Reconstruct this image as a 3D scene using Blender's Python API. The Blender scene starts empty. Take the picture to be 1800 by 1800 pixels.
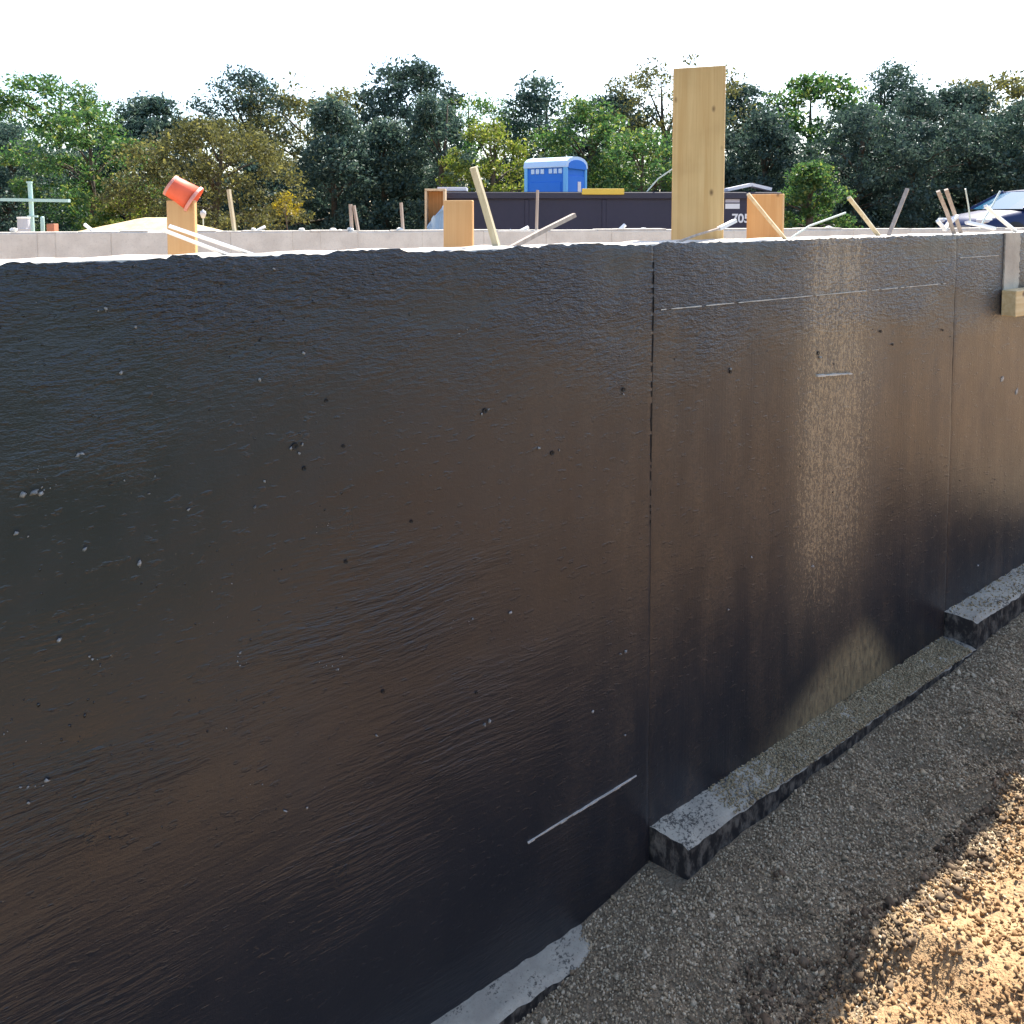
import bpy, bmesh, math, random
import numpy as np
from mathutils import Vector, Matrix

R = math.radians
random.seed(7)
rng = np.random.default_rng(7)
scene = bpy.context.scene
COL = scene.collection

# ------------------------------------------------------------------ camera
F = 1300.0                 # focal length in photograph pixels (1800 wide)
PITCH = R(3.0)
PPY = 443.0                # row of the principal point
CAMZ = 2.6
cam_data = bpy.data.cameras.new('camera')
cam_data.sensor_width = 36.0
cam_data.lens = 36.0 * F / 1800.0
cam_data.shift_y = -(900.0 - PPY) / 1800.0
cam_data.clip_start = 0.05
cam_data.clip_end = 2000.0
cam = bpy.data.objects.new('camera', cam_data)
cam.location = (0, 0, CAMZ)
cam.rotation_euler = (R(90) - PITCH, 0, 0)
COL.objects.link(cam)
scene.camera = cam

# ------------------------------------------------------------------ sky, sun, exposure
SUN_EL = R(52.0)
SUN_AZ = R(28.0)           # from +Y (view axis) towards +X
world = bpy.data.worlds.new('World')
scene.world = world
world.use_nodes = True
wn = world.node_tree
for n in list(wn.nodes):
    wn.nodes.remove(n)
wo = wn.nodes.new('ShaderNodeOutputWorld')
bg = wn.nodes.new('ShaderNodeBackground')
sky = wn.nodes.new('ShaderNodeTexSky')
sky.sky_type = 'NISHITA'
sky.sun_disc = False
sky.sun_elevation = SUN_EL
sky.sun_rotation = SUN_AZ
sky.air_density = 1.0
sky.dust_density = 1.6
sky.ozone_density = 1.0
bg.inputs['Strength'].default_value = 0.14
wn.links.new(sky.outputs[0], bg.inputs['Color'])
wn.links.new(bg.outputs[0], wo.inputs['Surface'])

sun_data = bpy.data.lights.new('sun', 'SUN')
sun_data.energy = 4.6
sun_data.angle = R(0.53)
sun_data.color = (1.0, 0.93, 0.82)
sun = bpy.data.objects.new('sun', sun_data)
to_sun = Vector((math.sin(SUN_AZ) * math.cos(SUN_EL), math.cos(SUN_AZ) * math.cos(SUN_EL), math.sin(SUN_EL)))
sun.rotation_euler = to_sun.to_track_quat('Z', 'Y').to_euler()
sun.location = (0, 0, 30)
COL.objects.link(sun)

scene.view_settings.view_transform = 'Standard'
scene.view_settings.look = 'None'
scene.view_settings.gamma = 1.0
scene.view_settings.use_curve_mapping = False
scene.view_settings.exposure = 1.5
scene.cycles.max_bounces = 5
scene.cycles.diffuse_bounces = 3
scene.cycles.glossy_bounces = 3
scene.cycles.transmission_bounces = 3
scene.cycles.use_denoising = True

# ------------------------------------------------------------------ geometry of the place
def ray(px, py):
    x = (px - 900.0) / F
    y = -(py - PPY) / F
    c, s = math.cos(PITCH), math.sin(PITCH)
    return Vector((x, c + y * s, -s + y * c))
O = Vector((0, 0, CAMZ))
def at_depth(px, py, Y):
    d = ray(px, py)
    return O + d * (Y / d.y)
def at_height(px, py, z):
    d = ray(px, py)
    return O + d * ((z - CAMZ) / d.z)

TOPZ = CAMZ - 0.122                       # top of the near wall
WD = Vector((0.840, 0.5427, 0)).normalized()   # along the near wall
WN = Vector((WD.y, -WD.x, 0))             # out of the wall, to the camera's side
P0 = at_height(900, 434, TOPZ); P0.z = 0
WYAW = math.atan2(WD.y, WD.x)
THICK = 0.25
def on_wall(px, py, t=0.0):
    """world point where the pixel ray meets the plane at distance t in front of the near wall"""
    d = ray(px, py)
    k = ((P0 + WN * t) - O).to_2d().dot(WN.to_2d()) / d.to_2d().dot(WN.to_2d())
    return O + d * k
def st(p):
    q = Vector((p.x - P0.x, p.y - P0.y, 0))
    return q.dot(WD), q.dot(WN)
def sz(px, py, t=0.0):
    p = on_wall(px, py, t)
    return st(p)[0], p.z
def wpt(s, t, z):
    p = P0 + WD * s + WN * t
    return Vector((p.x, p.y, z))

# ------------------------------------------------------------------ helpers
def vnoise(x, y, seed=0):
    x = np.asarray(x, float); y = np.asarray(y, float)
    r = np.random.default_rng(seed).random((256, 256))
    xi = np.floor(x).astype(int); yi = np.floor(y).astype(int)
    fx = x - xi; fy = y - yi
    fx = fx * fx * (3 - 2 * fx); fy = fy * fy * (3 - 2 * fy)
    a = r[xi % 256, yi % 256]; b = r[(xi + 1) % 256, yi % 256]
    c = r[xi % 256, (yi + 1) % 256]; d = r[(xi + 1) % 256, (yi + 1) % 256]
    return (a * (1 - fx) + b * fx) * (1 - fy) + (c * (1 - fx) + d * fx) * fy - 0.5
def fbm(x, y, seed=0, octs=4):
    v = 0; a = 1.0
    for k in range(octs):
        v = v + a * vnoise(np.asarray(x) * 2 ** k, np.asarray(y) * 2 ** k, seed + k)
        a *= 0.5
    return v

def link(o, parent=None):
    COL.objects.link(o)
    if parent is not None:
        o.parent = parent
    return o
def tag(o, label=None, cat=None, group=None, kind=None):
    if label: o['label'] = label
    if cat: o['category'] = cat
    if group: o['group'] = group
    if kind: o['kind'] = kind
    return o
def empty(name, loc, rz=0.0, label=None, cat=None, group=None):
    o = bpy.data.objects.new(name, None)
    o.empty_display_size = 0.1
    o.location = loc
    o.rotation_euler = (0, 0, rz)
    link(o)
    return tag(o, label, cat, group)
def np_mesh(name, V, Fc, mat, parent=None, smooth=False):
    V = np.ascontiguousarray(V, dtype=np.float32).reshape(-1, 3)
    Fc = np.ascontiguousarray(Fc, dtype=np.int32)
    k = Fc.shape[1]
    me = bpy.data.meshes.new(name)
    me.vertices.add(len(V)); me.vertices.foreach_set('co', V.ravel())
    me.loops.add(Fc.size); me.loops.foreach_set('vertex_index', Fc.ravel())
    me.polygons.add(len(Fc))
    me.polygons.foreach_set('loop_start', np.arange(0, Fc.size, k, dtype=np.int32))
    me.polygons.foreach_set('loop_total', np.full(len(Fc), k, dtype=np.int32))
    if smooth:
        me.polygons.foreach_set('use_smooth', np.ones(len(Fc), dtype=bool))
    me.update(calc_edges=True); me.validate()
    if mat: me.materials.append(mat)
    return link(bpy.data.objects.new(name, me), parent)
class MB:
    """collects faces; build() links them as ONE mesh object"""
    def __init__(self): self.v = []; self.f = []
    def add(self, vs, fs):
        b = len(self.v)
        self.v += [tuple(p) for p in vs]
        self.f += [tuple(b + i for i in f) for f in fs]
        return self
    def box(self, c, s, M=None, bev=0.0):
        hx, hy, hz = s[0] / 2, s[1] / 2, s[2] / 2
        b = min(bev, hx * .9, hy * .9, hz * .9)
        M = M or Matrix.Identity(3)
        c = Vector(c)
        if b <= 0:
            vs = [Vector((x, y, z)) for z in (-hz, hz) for y in (-hy, hy) for x in (-hx, hx)]
            fs = [(0, 2, 3, 1), (4, 5, 7, 6), (0, 1, 5, 4), (2, 6, 7, 3), (0, 4, 6, 2), (1, 3, 7, 5)]
        else:
            bm = bmesh.new(); bmesh.ops.create_cube(bm, size=1.0)
            for v in bm.verts: v.co = Vector((v.co.x * 2 * hx, v.co.y * 2 * hy, v.co.z * 2 * hz))
            bmesh.ops.bevel(bm, geom=list(bm.edges), offset=b, segments=1, affect='EDGES', profile=0.5)
            bm.verts.index_update()
            vs = [v.co.copy() for v in bm.verts]; fs = [[v.index for v in f.verts] for f in bm.faces]
            bm.free()
        return self.add([c + M @ v for v in vs], fs)
    def bar(self, p, q, w, h=None, side=None, r2=1.0):
        """rectangular bar from p to q"""
        p = Vector(p); q = Vector(q); h = h or w
        z = (q - p).normalized()
        side = Vector(side) if side else Vector((0.83, -0.35, 0.2))
        x = (side - z * side.dot(z)).normalized(); y = z.cross(x)
        vs = []
        for c, k in ((p, 1.0), (q, r2)):
            for a, b in ((-1, -1), (1, -1), (1, 1), (-1, 1)):
                vs.append(c + x * a * w / 2 * k + y * b * h / 2 * k)
        return self.add(vs, [(3, 2, 1, 0), (4, 5, 6, 7), (0, 1, 5, 4), (1, 2, 6, 5), (2, 3, 7, 6), (3, 0, 4, 7)])
    def tube(self, pts, rad, n=8, caps=True):
        pts = [Vector(p) for p in pts]
        rad = rad if isinstance(rad, (list, tuple)) else [rad] * len(pts)
        vs = []; fs = []
        for i, p in enumerate(pts):
            a = pts[max(i - 1, 0)]; b = pts[min(i + 1, len(pts) - 1)]
            z = (b - a).normalized()
            ref = Vector((0, 0, 1)) if abs(z.z) < .9 else Vector((1, 0, 0))
            x = ref.cross(z).normalized(); y = z.cross(x)
            for k in range(n):
                t = 2 * math.pi * k / n
                vs.append(p + (x * math.cos(t) + y * math.sin(t)) * rad[i])
        for i in range(len(pts) - 1):
            for k in range(n):
                fs.append((i * n + k, i * n + (k + 1) % n, (i + 1) * n + (k + 1) % n, (i + 1) * n + k))
        if caps:
            fs.append(tuple(range(n - 1, -1, -1))); m = (len(pts) - 1) * n
            fs.append(tuple(range(m, m + n)))
        return self.add(vs, fs)
    def lathe(self, prof, n=20, M=None, c=(0, 0, 0)):
        """prof: (radius, z) pairs"""
        M = M or Matrix.Identity(3); c = Vector(c); vs = []; fs = []
        for r, z in prof:
            for k in range(n):
                t = 2 * math.pi * k / n
                vs.append(c + M @ Vector((r * math.cos(t), r * math.sin(t), z)))
        for i in range(len(prof) - 1):
            for k in range(n):
                fs.append((i * n + k, i * n + (k + 1) % n, (i + 1) * n + (k + 1) % n, (i + 1) * n + k))
        return self.add(vs, fs)
    def prism(self, poly, axis_pts):
        """poly: list of Vectors, extruded by vector axis_pts"""
        n = len(poly); d = Vector(axis_pts)
        vs = [Vector(p) for p in poly] + [Vector(p) + d for p in poly]
        fs = [tuple(range(n - 1, -1, -1)), tuple(range(n, 2 * n))]
        fs += [(i, (i + 1) % n, n + (i + 1) % n, n + i) for i in range(n)]
        return self.add(vs, fs)
    def build(self, name, mat, parent=None, smooth=False):
        me = bpy.data.meshes.new(name)
        me.from_pydata(self.v, [], self.f)
        bm = bmesh.new(); bm.from_mesh(me)
        bmesh.ops.recalc_face_normals(bm, faces=bm.faces)
        bm.to_mesh(me); bm.free()
        if smooth:
            for p in me.polygons: p.use_smooth = True
        if mat: me.materials.append(mat)
        return link(bpy.data.objects.new(name, me), parent)

# ------------------------------------------------------------------ material tools
class NT:
    def __init__(self, name):
        self.m = bpy.data.materials.new(name); self.m.use_nodes = True
        self.t = self.m.node_tree
        self.b = self.t.nodes['Principled BSDF']
    def n(self, kind, **kw):
        nd = self.t.nodes.new('ShaderNode' + kind)
        for k, v in kw.items():
            setattr(nd, k, v)
        return nd
    def l(self, a, b): self.t.links.new(a, b)
    def val(self, sock, v):
        if isinstance(v, bpy.types.NodeSocket): self.l(v, sock)
        else: sock.default_value = v
    def math(self, op, a, b=0.0, c=None, clamp=False):
        nd = self.n('Math', operation=op); nd.use_clamp = clamp
        self.val(nd.inputs[0], a); self.val(nd.inputs[1], b)
        if c is not None: self.val(nd.inputs[2], c)
        return nd.outputs[0]
    def obj(self):
        if not hasattr(self, '_o'): self._o = self.n('TexCoord').outputs['Object']
        return self._o
    def mapping(self, vec, scale=(1, 1, 1), rot=(0, 0, 0), loc=(0, 0, 0)):
        nd = self.n('Mapping')
        self.l(vec, nd.inputs['Vector'])
        nd.inputs['Scale'].default_value = scale; nd.inputs['Rotation'].default_value = rot; nd.inputs['Location'].default_value = loc
        return nd.outputs[0]
    def noise(self, vec, scale=1.0, detail=4.0, rough=0.55, dist=0.0):
        nd = self.n('TexNoise')
        self.l(vec, nd.inputs['Vector'])
        nd.inputs['Scale'].default_value = scale; nd.inputs['Detail'].default_value = detail
        nd.inputs['Roughness'].default_value = rough; nd.inputs['Distortion'].default_value = dist
        return nd.outputs['Fac']
    def ramp(self, fac, stops):
        nd = self.n('ValToRGB'); cr = nd.color_ramp
        while len(cr.elements) < len(stops): cr.elements.new(0.5)
        for e, (p, c) in zip(cr.elements, stops):
            e.position = p; e.color = c if len(c) == 4 else (*c, 1)
        self.val(nd.inputs[0], fac)
        return nd.outputs[0]
    def step(self, x, a, b):
        nd = self.n('MapRange', interpolation_type='SMOOTHSTEP'); nd.clamp = True
        self.val(nd.inputs[0], x)
        nd.inputs[1].default_value = a; nd.inputs[2].default_value = b
        nd.inputs[3].default_value = 0; nd.inputs[4].default_value = 1
        return nd.outputs[0]
    def mix(self, fac, a, b):
        nd = self.n('Mix', data_type='RGBA')
        self.val(nd.inputs[0], fac)
        for s, v in ((nd.inputs[6], a), (nd.inputs[7], b)):
            if isinstance(v, bpy.types.NodeSocket): self.l(v, s)
            else: s.default_value = v if len(v) == 4 else (*v, 1)
        return nd.outputs[2]
    def bump(self, h, strength=0.3, dist=0.01, prev=None):
        nd = self.n('Bump')
        nd.inputs['Strength'].default_value = strength; nd.inputs['Distance'].default_value = dist
        self.val(nd.inputs['Height'], h)
        if prev is not None: self.l(prev, nd.inputs['Normal'])
        return nd.outputs[0]
    def set(self, col=None, rough=None, normal=None, **kw):
        for k, v in (('Base Color', col), ('Roughness', rough), ('Normal', normal)):
            if v is None: continue
            s = self.b.inputs[k]
            if isinstance(v, bpy.types.NodeSocket): self.l(v, s)
            elif k == 'Base Color': s.default_value = v if len(v) == 4 else (*v, 1)
            else: s.default_value = v
        for k, v in kw.items():
            self.val(self.b.inputs[k.replace('_', ' ')], v)
        return self.m

def m_concrete(name, a, b, scale=6.0, rough=0.85, specks=None):
    t = NT(name); o = t.obj()
    n1 = t.noise(o, scale, 3, 0.6); n2 = t.noise(o, scale * 14, 3, 0.7)
    col = t.mix(t.step(n1, 0.3, 0.7), a, b)
    col = t.mix(t.math('MULTIPLY', t.step(n2, 0.5, 0.75), 0.35), col, tuple(x * 0.6 for x in a))
    if specks:
        n3 = t.noise(o, 75, 3, 0.75); n4 = t.noise(o, 7, 3, 0.5)
        msk = t.math('MULTIPLY', t.step(t.math('ADD', n3, t.math('MULTIPLY', t.math('SUBTRACT', n4, 0.5), 0.7)), 0.56, 0.68), 0.85)
        col = t.mix(msk, col, specks)
    nb = t.bump(t.math('MULTIPLY_ADD', n2, 0.003, t.math('MULTIPLY', n1, 0.006)), 1.0, 1.0)
    return t.set(col, rough, nb)
def m_plain(name, col, rough=0.5, var=0.12, scale=3.0, metal=0.0, bump=0.0):
    t = NT(name); o = t.obj()
    n1 = t.noise(o, scale, 5, 0.6)
    c = t.mix(n1, tuple(x * (1 - var) for x in col), tuple(min(1, x * (1 + var)) for x in col))
    n2 = t.noise(o, scale * 12, 3, 0.6)
    nb = t.bump(n2, bump, 0.004) if bump else None
    return t.set(c, t.math('ADD', t.math('MULTIPLY', n2, 0.2), rough - 0.1), nb, Metallic=metal)
def m_wood(name, a, b, knots=True, along='z', grain=40.0):
    t = NT(name); o = t.obj()
    sc = {'z': (grain, grain, 1.1), 'x': (1.1, grain, grain)}[along]
    v = t.mapping(o, sc)
    n1 = t.noise(v, 1.0, 4, 0.6, 0.6)
    n2 = t.noise(o, 5.0, 3, 0.5)
    col = t.mix(t.step(n1, 0.32, 0.68), a, b)
    col = t.mix(t.math('MULTIPLY', t.step(n2, .45, .75), 0.35), col, tuple(x * 0.75 for x in a))
    if knots:
        vo = t.n('TexVoronoi'); t.l(t.mapping(o, (8.0, 8.0, 4.6), loc=(.3, .1, .2)), vo.inputs['Vector'])
        vo.inputs['Scale'].default_value = 1.0
        k = t.step(vo.outputs['Distance'], 0.12, 0.03)
        col = t.mix(k, col, (0.10, 0.045, 0.015))
    return t.set(col, 0.72, t.bump(n1, 0.25, 0.002))

M = {}
M['concrete'] = m_concrete('pale_concrete', (0.42, 0.39, 0.34), (0.56, 0.52, 0.46))
M['concrete_grey'] = m_concrete('grey_concrete', (0.58, 0.54, 0.48), (0.70, 0.66, 0.59), 3.0)
M['concrete_buff'] = m_concrete('buff_concrete', (0.38, 0.33, 0.27), (0.50, 0.45, 0.37), 5.0)
M['footing'] = m_concrete('tar_spotted_concrete', (0.34, 0.31, 0.25), (0.47, 0.43, 0.34), 8.0, specks=(0.035, 0.034, 0.032))
M['lumber'] = m_wood('pine_lumber', (0.52, 0.275, 0.105), (0.59, 0.345, 0.15))
M['lumber_yellow'] = m_wood('yellow_pine_lumber', (0.53, 0.33, 0.125), (0.63, 0.435, 0.195))
M['lumber_block'] = m_wood('pine_block', (0.55, 0.40, 0.20), (0.66, 0.52, 0.30), along='x')
M['stake'] = m_wood('weathered_stake', (0.46, 0.38, 0.24), (0.58, 0.50, 0.34), False)
M['stake_grey'] = m_wood('grey_stick', (0.34, 0.27, 0.22), (0.44, 0.36, 0.30), False)
M['stake_tan'] = m_wood('tan_stick', (0.62, 0.46, 0.28), (0.74, 0.58, 0.38), False)
M['wire'] = m_plain('pale_wire', (0.50, 0.55, 0.50), 0.5)
M['white'] = m_plain('white_plastic', (0.80, 0.78, 0.76), 0.45)
M['crumb'] = m_concrete('white_crumb', (0.6, 0.58, 0.54), (0.75, 0.73, 0.70), 30.0)
M['wall_crumb'] = m_concrete('tar_smeared_crumb', (0.22, 0.21, 0.20), (0.46, 0.44, 0.42), 60.0)
M['red'] = m_plain('faded_red_plastic', (0.74, 0.11, 0.045), 0.55, 0.25, 18.0)
M['red_rim'] = m_plain('dusty_red_plastic', (0.62, 0.25, 0.20), 0.55, 0.3, 25.0)
M['mint'] = m_plain('pale_green_paint', (0.36, 0.52, 0.50), 0.45, 0.15)
M['grey_plastic'] = m_plain('grey_plastic', (0.42, 0.42, 0.46), 0.5)
M['brick_red'] = m_plain('red_clay', (0.38, 0.15, 0.09), 0.8)
M['navy'] = m_plain('navy_paint', (0.015, 0.013, 0.036), 0.6, 0.35, 1.2, bump=0.1)
M['navy_rail'] = m_plain('dark_steel_paint', (0.017, 0.015, 0.034), 0.55, 0.3, 1.2)
M['orange_board'] = m_wood('orange_board', (0.50, 0.22, 0.07), (0.62, 0.30, 0.11), False)
M['frame_wood'] = m_wood('brown_frame', (0.45, 0.33, 0.21), (0.55, 0.42, 0.28), False)
M['tarp'] = m_plain('pale_blue_tarp', (0.28, 0.42, 0.60), 0.45, 0.3, 6.0)
M['grey_sheet'] = m_plain('grey_sheet', (0.55, 0.56, 0.62), 0.5)
M['yellow'] = m_plain('yellow_paint', (0.62, 0.42, 0.05), 0.5)
M['label_white'] = m_plain('white_print', (0.62, 0.62, 0.66), 0.5)
M['label_grey'] = m_plain('grey_print', (0.36, 0.35, 0.42), 0.5)
M['toilet_blue'] = m_plain('blue_polyethylene', (0.004, 0.15, 0.62), 0.6, 0.12, 2.0)
M['toilet_light'] = m_plain('light_blue_polyethylene', (0.13, 0.42, 0.78), 0.42, 0.1)
M['toilet_roof'] = m_plain('pale_blue_roof', (0.48, 0.64, 0.84), 0.45, 0.08)
M['tyre'] = m_plain('tyre_rubber', (0.02, 0.02, 0.02), 0.8)
M['alloy'] = m_plain('alloy', (0.5, 0.5, 0.52), 0.3, metal=0.9)
M['trim'] = m_plain('black_trim', (0.015, 0.015, 0.017), 0.4)
M['chrome'] = m_plain('bright_trim', (0.7, 0.7, 0.72), 0.2, metal=1.0)
t = NT('blue_car_paint')
M['car'] = t.set((0.010, 0.02, 0.075), 0.4, Coat_Weight=0.15, Coat_Roughness=0.2, Specular_IOR_Level=0.25)
t = NT('tinted_car_glass')
M['car_glass'] = t.set((0.02, 0.09, 0.16), 0.12, Specular_IOR_Level=0.4)
t = NT('headlight_glass')
M['lamp'] = t.set((0.6, 0.62, 0.65), 0.1)
M['bark'] = m_concrete('bark', (0.06, 0.045, 0.03), (0.11, 0.085, 0.06), 9.0, 0.9)
M['sand'] = m_concrete('pale_sand', (0.52, 0.38, 0.20), (0.64, 0.49, 0.28), 9.0, 0.95)

def m_leaf(name, a, b, transl=0.4, hue_b=None):
    t = NT(name)
    geo = t.n('NewGeometry')
    stops = [(0.0, a), (0.75, b)] + ([(0.97, hue_b)] if hue_b else [])
    col = t.ramp(geo.outputs['Random Per Island'], stops)
    d = t.n('BsdfDiffuse'); tr = t.n('BsdfTranslucent'); g = t.n('BsdfGlossy')
    g.inputs['Roughness'].default_value = 0.45
    g.inputs['Color'].default_value = (0.9, 0.95, 1, 1)
    t.l(col, d.inputs['Color'])
    hs = t.n('HueSaturation'); hs.inputs['Saturation'].default_value = 1.1; hs.inputs['Value'].default_value = 1.3
    t.l(col, hs.inputs['Color']); t.l(hs.outputs[0], tr.inputs['Color'])
    m1 = t.n('MixShader'); m1.inputs[0].default_value = transl
    t.l(d.outputs[0], m1.inputs[1]); t.l(tr.outputs[0], m1.inputs[2])
    m2 = t.n('MixShader'); m2.inputs[0].default_value = 0.018
    t.l(m1.outputs[0], m2.inputs[1]); t.l(g.outputs[0], m2.inputs[2])
    t.l(m2.outputs[0], t.t.nodes['Material Output'].inputs['Surface'])
    t.t.nodes.remove(t.b)
    return t.m
M['leaf_dark'] = m_leaf('dark_evergreen_leaf', (0.034, 0.064, 0.054), (0.066, 0.108, 0.084), 0.36, (0.14, 0.18, 0.12))
M['leaf_deep'] = m_leaf('deep_shade_leaf', (0.030, 0.054, 0.046), (0.058, 0.090, 0.070), 0.34)
M['leaf_green'] = m_leaf('mid_green_leaf', (0.034, 0.084, 0.030), (0.080, 0.150, 0.048), 0.48, (0.20, 0.23, 0.06))
M['leaf_bright'] = m_leaf('yellow_green_leaf', (0.07, 0.11, 0.02), (0.15, 0.19, 0.04), 0.5, (0.28, 0.27, 0.08))
M['leaf_olive'] = m_leaf('olive_leaf', (0.054, 0.062, 0.026), (0.11, 0.11, 0.042), 0.42, (0.20, 0.19, 0.06))
M['leaf_yellow'] = m_leaf('yellow_leaf', (0.17, 0.15, 0.02), (0.26, 0.21, 0.035), 0.45)

# tar coating with strokes, drag marks, sand
def m_tar():
    t = NT('black_tar_coating'); o = t.obj()
    sep = t.n('SeparateXYZ'); t.l(o, sep.inputs[0])
    S, Z = sep.outputs[0], sep.outputs[2]
    warp = t.n('TexNoise'); t.l(o, warp.inputs['Vector']); warp.inputs['Scale'].default_value = 0.9; warp.inputs['Detail'].default_value = 2
    wv = t.n('VectorMath', operation='MULTIPLY_ADD'); t.l(warp.outputs['Color'], wv.inputs[0]); wv.inputs[1].default_value = (0.12, 0, 0.12); t.l(o, wv.inputs[2])
    ow = wv.outputs[0]
    big = t.noise(o, 1.3, 3, 0.5); big2 = t.noise(t.mapping(o, loc=(5, 3, 1)), 2.2, 3, 0.55)
    # short level strokes
    n_h = t.noise(t.mapping(ow, (20, 1, 56)), 1.0, 3, 0.7)
    # slanting strokes, rising to the right
    n_d = t.noise(t.mapping(ow, (6.5, 1, 52), rot=(0, R(25), 0)), 1.0, 3, 0.66)
    # upright drag marks
    n_v = t.noise(t.mapping(o, (85, 1, 2.2)), 1.0, 3, 0.6)
    n_f = t.noise(t.mapping(o, (1, 1, 1.5)), 75, 3, 0.75)
    lumps = t.step(t.noise(t.mapping(o, (0.6, 1, 1.3)), 38, 2, 0.6), 0.60, 0.74)
    up = t.step(t.math('ADD', Z, t.math('MULTIPLY', big, 0.9)), 2.25, 2.75)
    low = t.step(t.math('ADD', Z, t.math('MULTIPLY', big2, 0.8)), 2.05, 1.55)
    right = t.step(S, 0.2, 1.2)
    fl = t.step(t.noise(t.mapping(o, (1.6, 1, 3), loc=(9, 0, 3)), 1.0, 2, 0.5), 0.36, 0.62)
    wh = t.math('ADD', t.math('MULTIPLY', up, t.math('ADD', 0.6, t.math('MULTIPLY', fl, 2.2))), 0.08)
    wd = t.math('MULTIPLY', low, t.math('SUBTRACT', 1.0, t.math('MULTIPLY', t.step(S, -0.4, 0.9), 0.85)))
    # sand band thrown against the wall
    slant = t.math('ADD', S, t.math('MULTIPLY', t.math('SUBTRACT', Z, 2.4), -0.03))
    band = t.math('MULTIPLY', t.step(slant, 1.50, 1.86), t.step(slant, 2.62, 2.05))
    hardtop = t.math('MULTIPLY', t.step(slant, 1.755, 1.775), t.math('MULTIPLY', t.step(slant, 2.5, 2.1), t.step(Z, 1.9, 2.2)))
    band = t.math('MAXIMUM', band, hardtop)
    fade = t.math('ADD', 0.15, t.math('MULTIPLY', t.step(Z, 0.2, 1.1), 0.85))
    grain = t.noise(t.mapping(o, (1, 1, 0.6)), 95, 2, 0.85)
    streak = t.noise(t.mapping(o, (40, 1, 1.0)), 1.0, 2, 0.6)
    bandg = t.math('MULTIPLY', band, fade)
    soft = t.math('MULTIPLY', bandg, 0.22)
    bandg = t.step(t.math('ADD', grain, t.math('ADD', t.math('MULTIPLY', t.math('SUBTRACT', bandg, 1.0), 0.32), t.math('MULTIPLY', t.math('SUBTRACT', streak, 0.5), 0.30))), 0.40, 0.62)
    # dust heaped at the foot where the gravel spills against the wall
    dz = t.math('SUBTRACT', Z, t.math('ADD', 0.02, t.math('MULTIPLY', t.step(S, 1.2, 2.3), t.math('MULTIPLY', t.step(S, 2.75, 2.25), 0.40))))
    dust = t.math('MULTIPLY', t.step(dz, 0.04, -0.22), t.math('MULTIPLY', t.step(S, 1.1, 1.9), t.step(S, 2.9, 2.3)))
    dust = t.math('MULTIPLY', dust, t.step(t.noise(t.mapping(o, (40, 1, 12), rot=(0, R(38), 0)), 1.0, 4, 0.75), 0.15, 0.72))
    thin = t.math('MULTIPLY', t.step(t.noise(t.mapping(o, (6, 1, 1.3)), 1.0, 3, 0.65), 0.30, 0.75), 0.42)
    thin = t.math('MULTIPLY', thin, t.step(S, -0.6, 1.2))  # brown film, heavier to the right: the wall's warm sheen put into the colour
    thin = t.math('MULTIPLY', thin, t.step(n_f, 0.30, 0.62))
    base = t.mix(big2, (0.008, 0.012, 0.020), (0.014, 0.017, 0.026))
    base = t.mix(thin, base, (0.14, 0.10, 0.07))
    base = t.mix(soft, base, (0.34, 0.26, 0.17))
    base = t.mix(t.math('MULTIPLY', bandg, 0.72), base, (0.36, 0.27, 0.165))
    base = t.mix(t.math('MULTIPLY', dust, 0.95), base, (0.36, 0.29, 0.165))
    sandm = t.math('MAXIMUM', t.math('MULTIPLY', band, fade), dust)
    rough = t.math('ADD', 0.34, t.math('MULTIPLY', t.math('SUBTRACT', big2, 0.5), 0.18))
    rough = t.math('ADD', rough, t.math('MULTIPLY', sandm, 0.08))
    rough = t.math('ADD', rough, t.math('MULTIPLY', t.math('SUBTRACT', t.noise(t.mapping(o, (7, 1, 2.0)), 1.0, 3, 0.65), 0.5), 0.22))
    patch = t.step(t.noise(t.mapping(o, (1.1, 1, 2.6), loc=(2, 0, 7), rot=(0, R(20), 0)), 1.0, 2, 0.5), 0.40, 0.66)
    h = t.math('MULTIPLY', n_h, wh)
    h = t.math('ADD', h, t.math('MULTIPLY', t.math('MULTIPLY', n_d, wd), t.math('ADD', 0.20, t.math('MULTIPLY', patch, 1.5))))
    h = t.math('ADD', h, t.math('MULTIPLY', n_v, t.math('ADD', 0.03, t.math('MULTIPLY', right, 0.12))))
    h = t.math('MULTIPLY', h, 0.0058)
    h = t.math('MULTIPLY_ADD', n_f, 0.0010, h)
    h = t.math('MULTIPLY_ADD', lumps, 0.0011, h)
    h = t.math('MULTIPLY_ADD', t.math('MULTIPLY', grain, t.math('MULTIPLY', band, fade)), 0.0035, h)
    b3 = t.bump(h, 1.0, 1.0)
    return t.set(base, rough, b3, IOR=1.65)
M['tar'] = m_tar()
t = NT('tar_brushed_side'); o = t.obj()
nv = t.noise(t.mapping(o, (24, 24, 13)), 1.0, 4, 0.7)
M['tar_plain'] = t.set(t.mix(t.step(nv, 0.42, 0.66), (0.018, 0.018, 0.020), (0.17, 0.155, 0.13)), 0.6, t.bump(nv, 0.5, 0.006))
t = NT('tar_nub')
M['tar_nub'] = t.set((0.012, 0.012, 0.014), 0.16, IOR=1.6)
t = NT('hole_shadow_tar')
M['tar_pit'] = t.set((0.006, 0.006, 0.007), 0.6)

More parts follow.
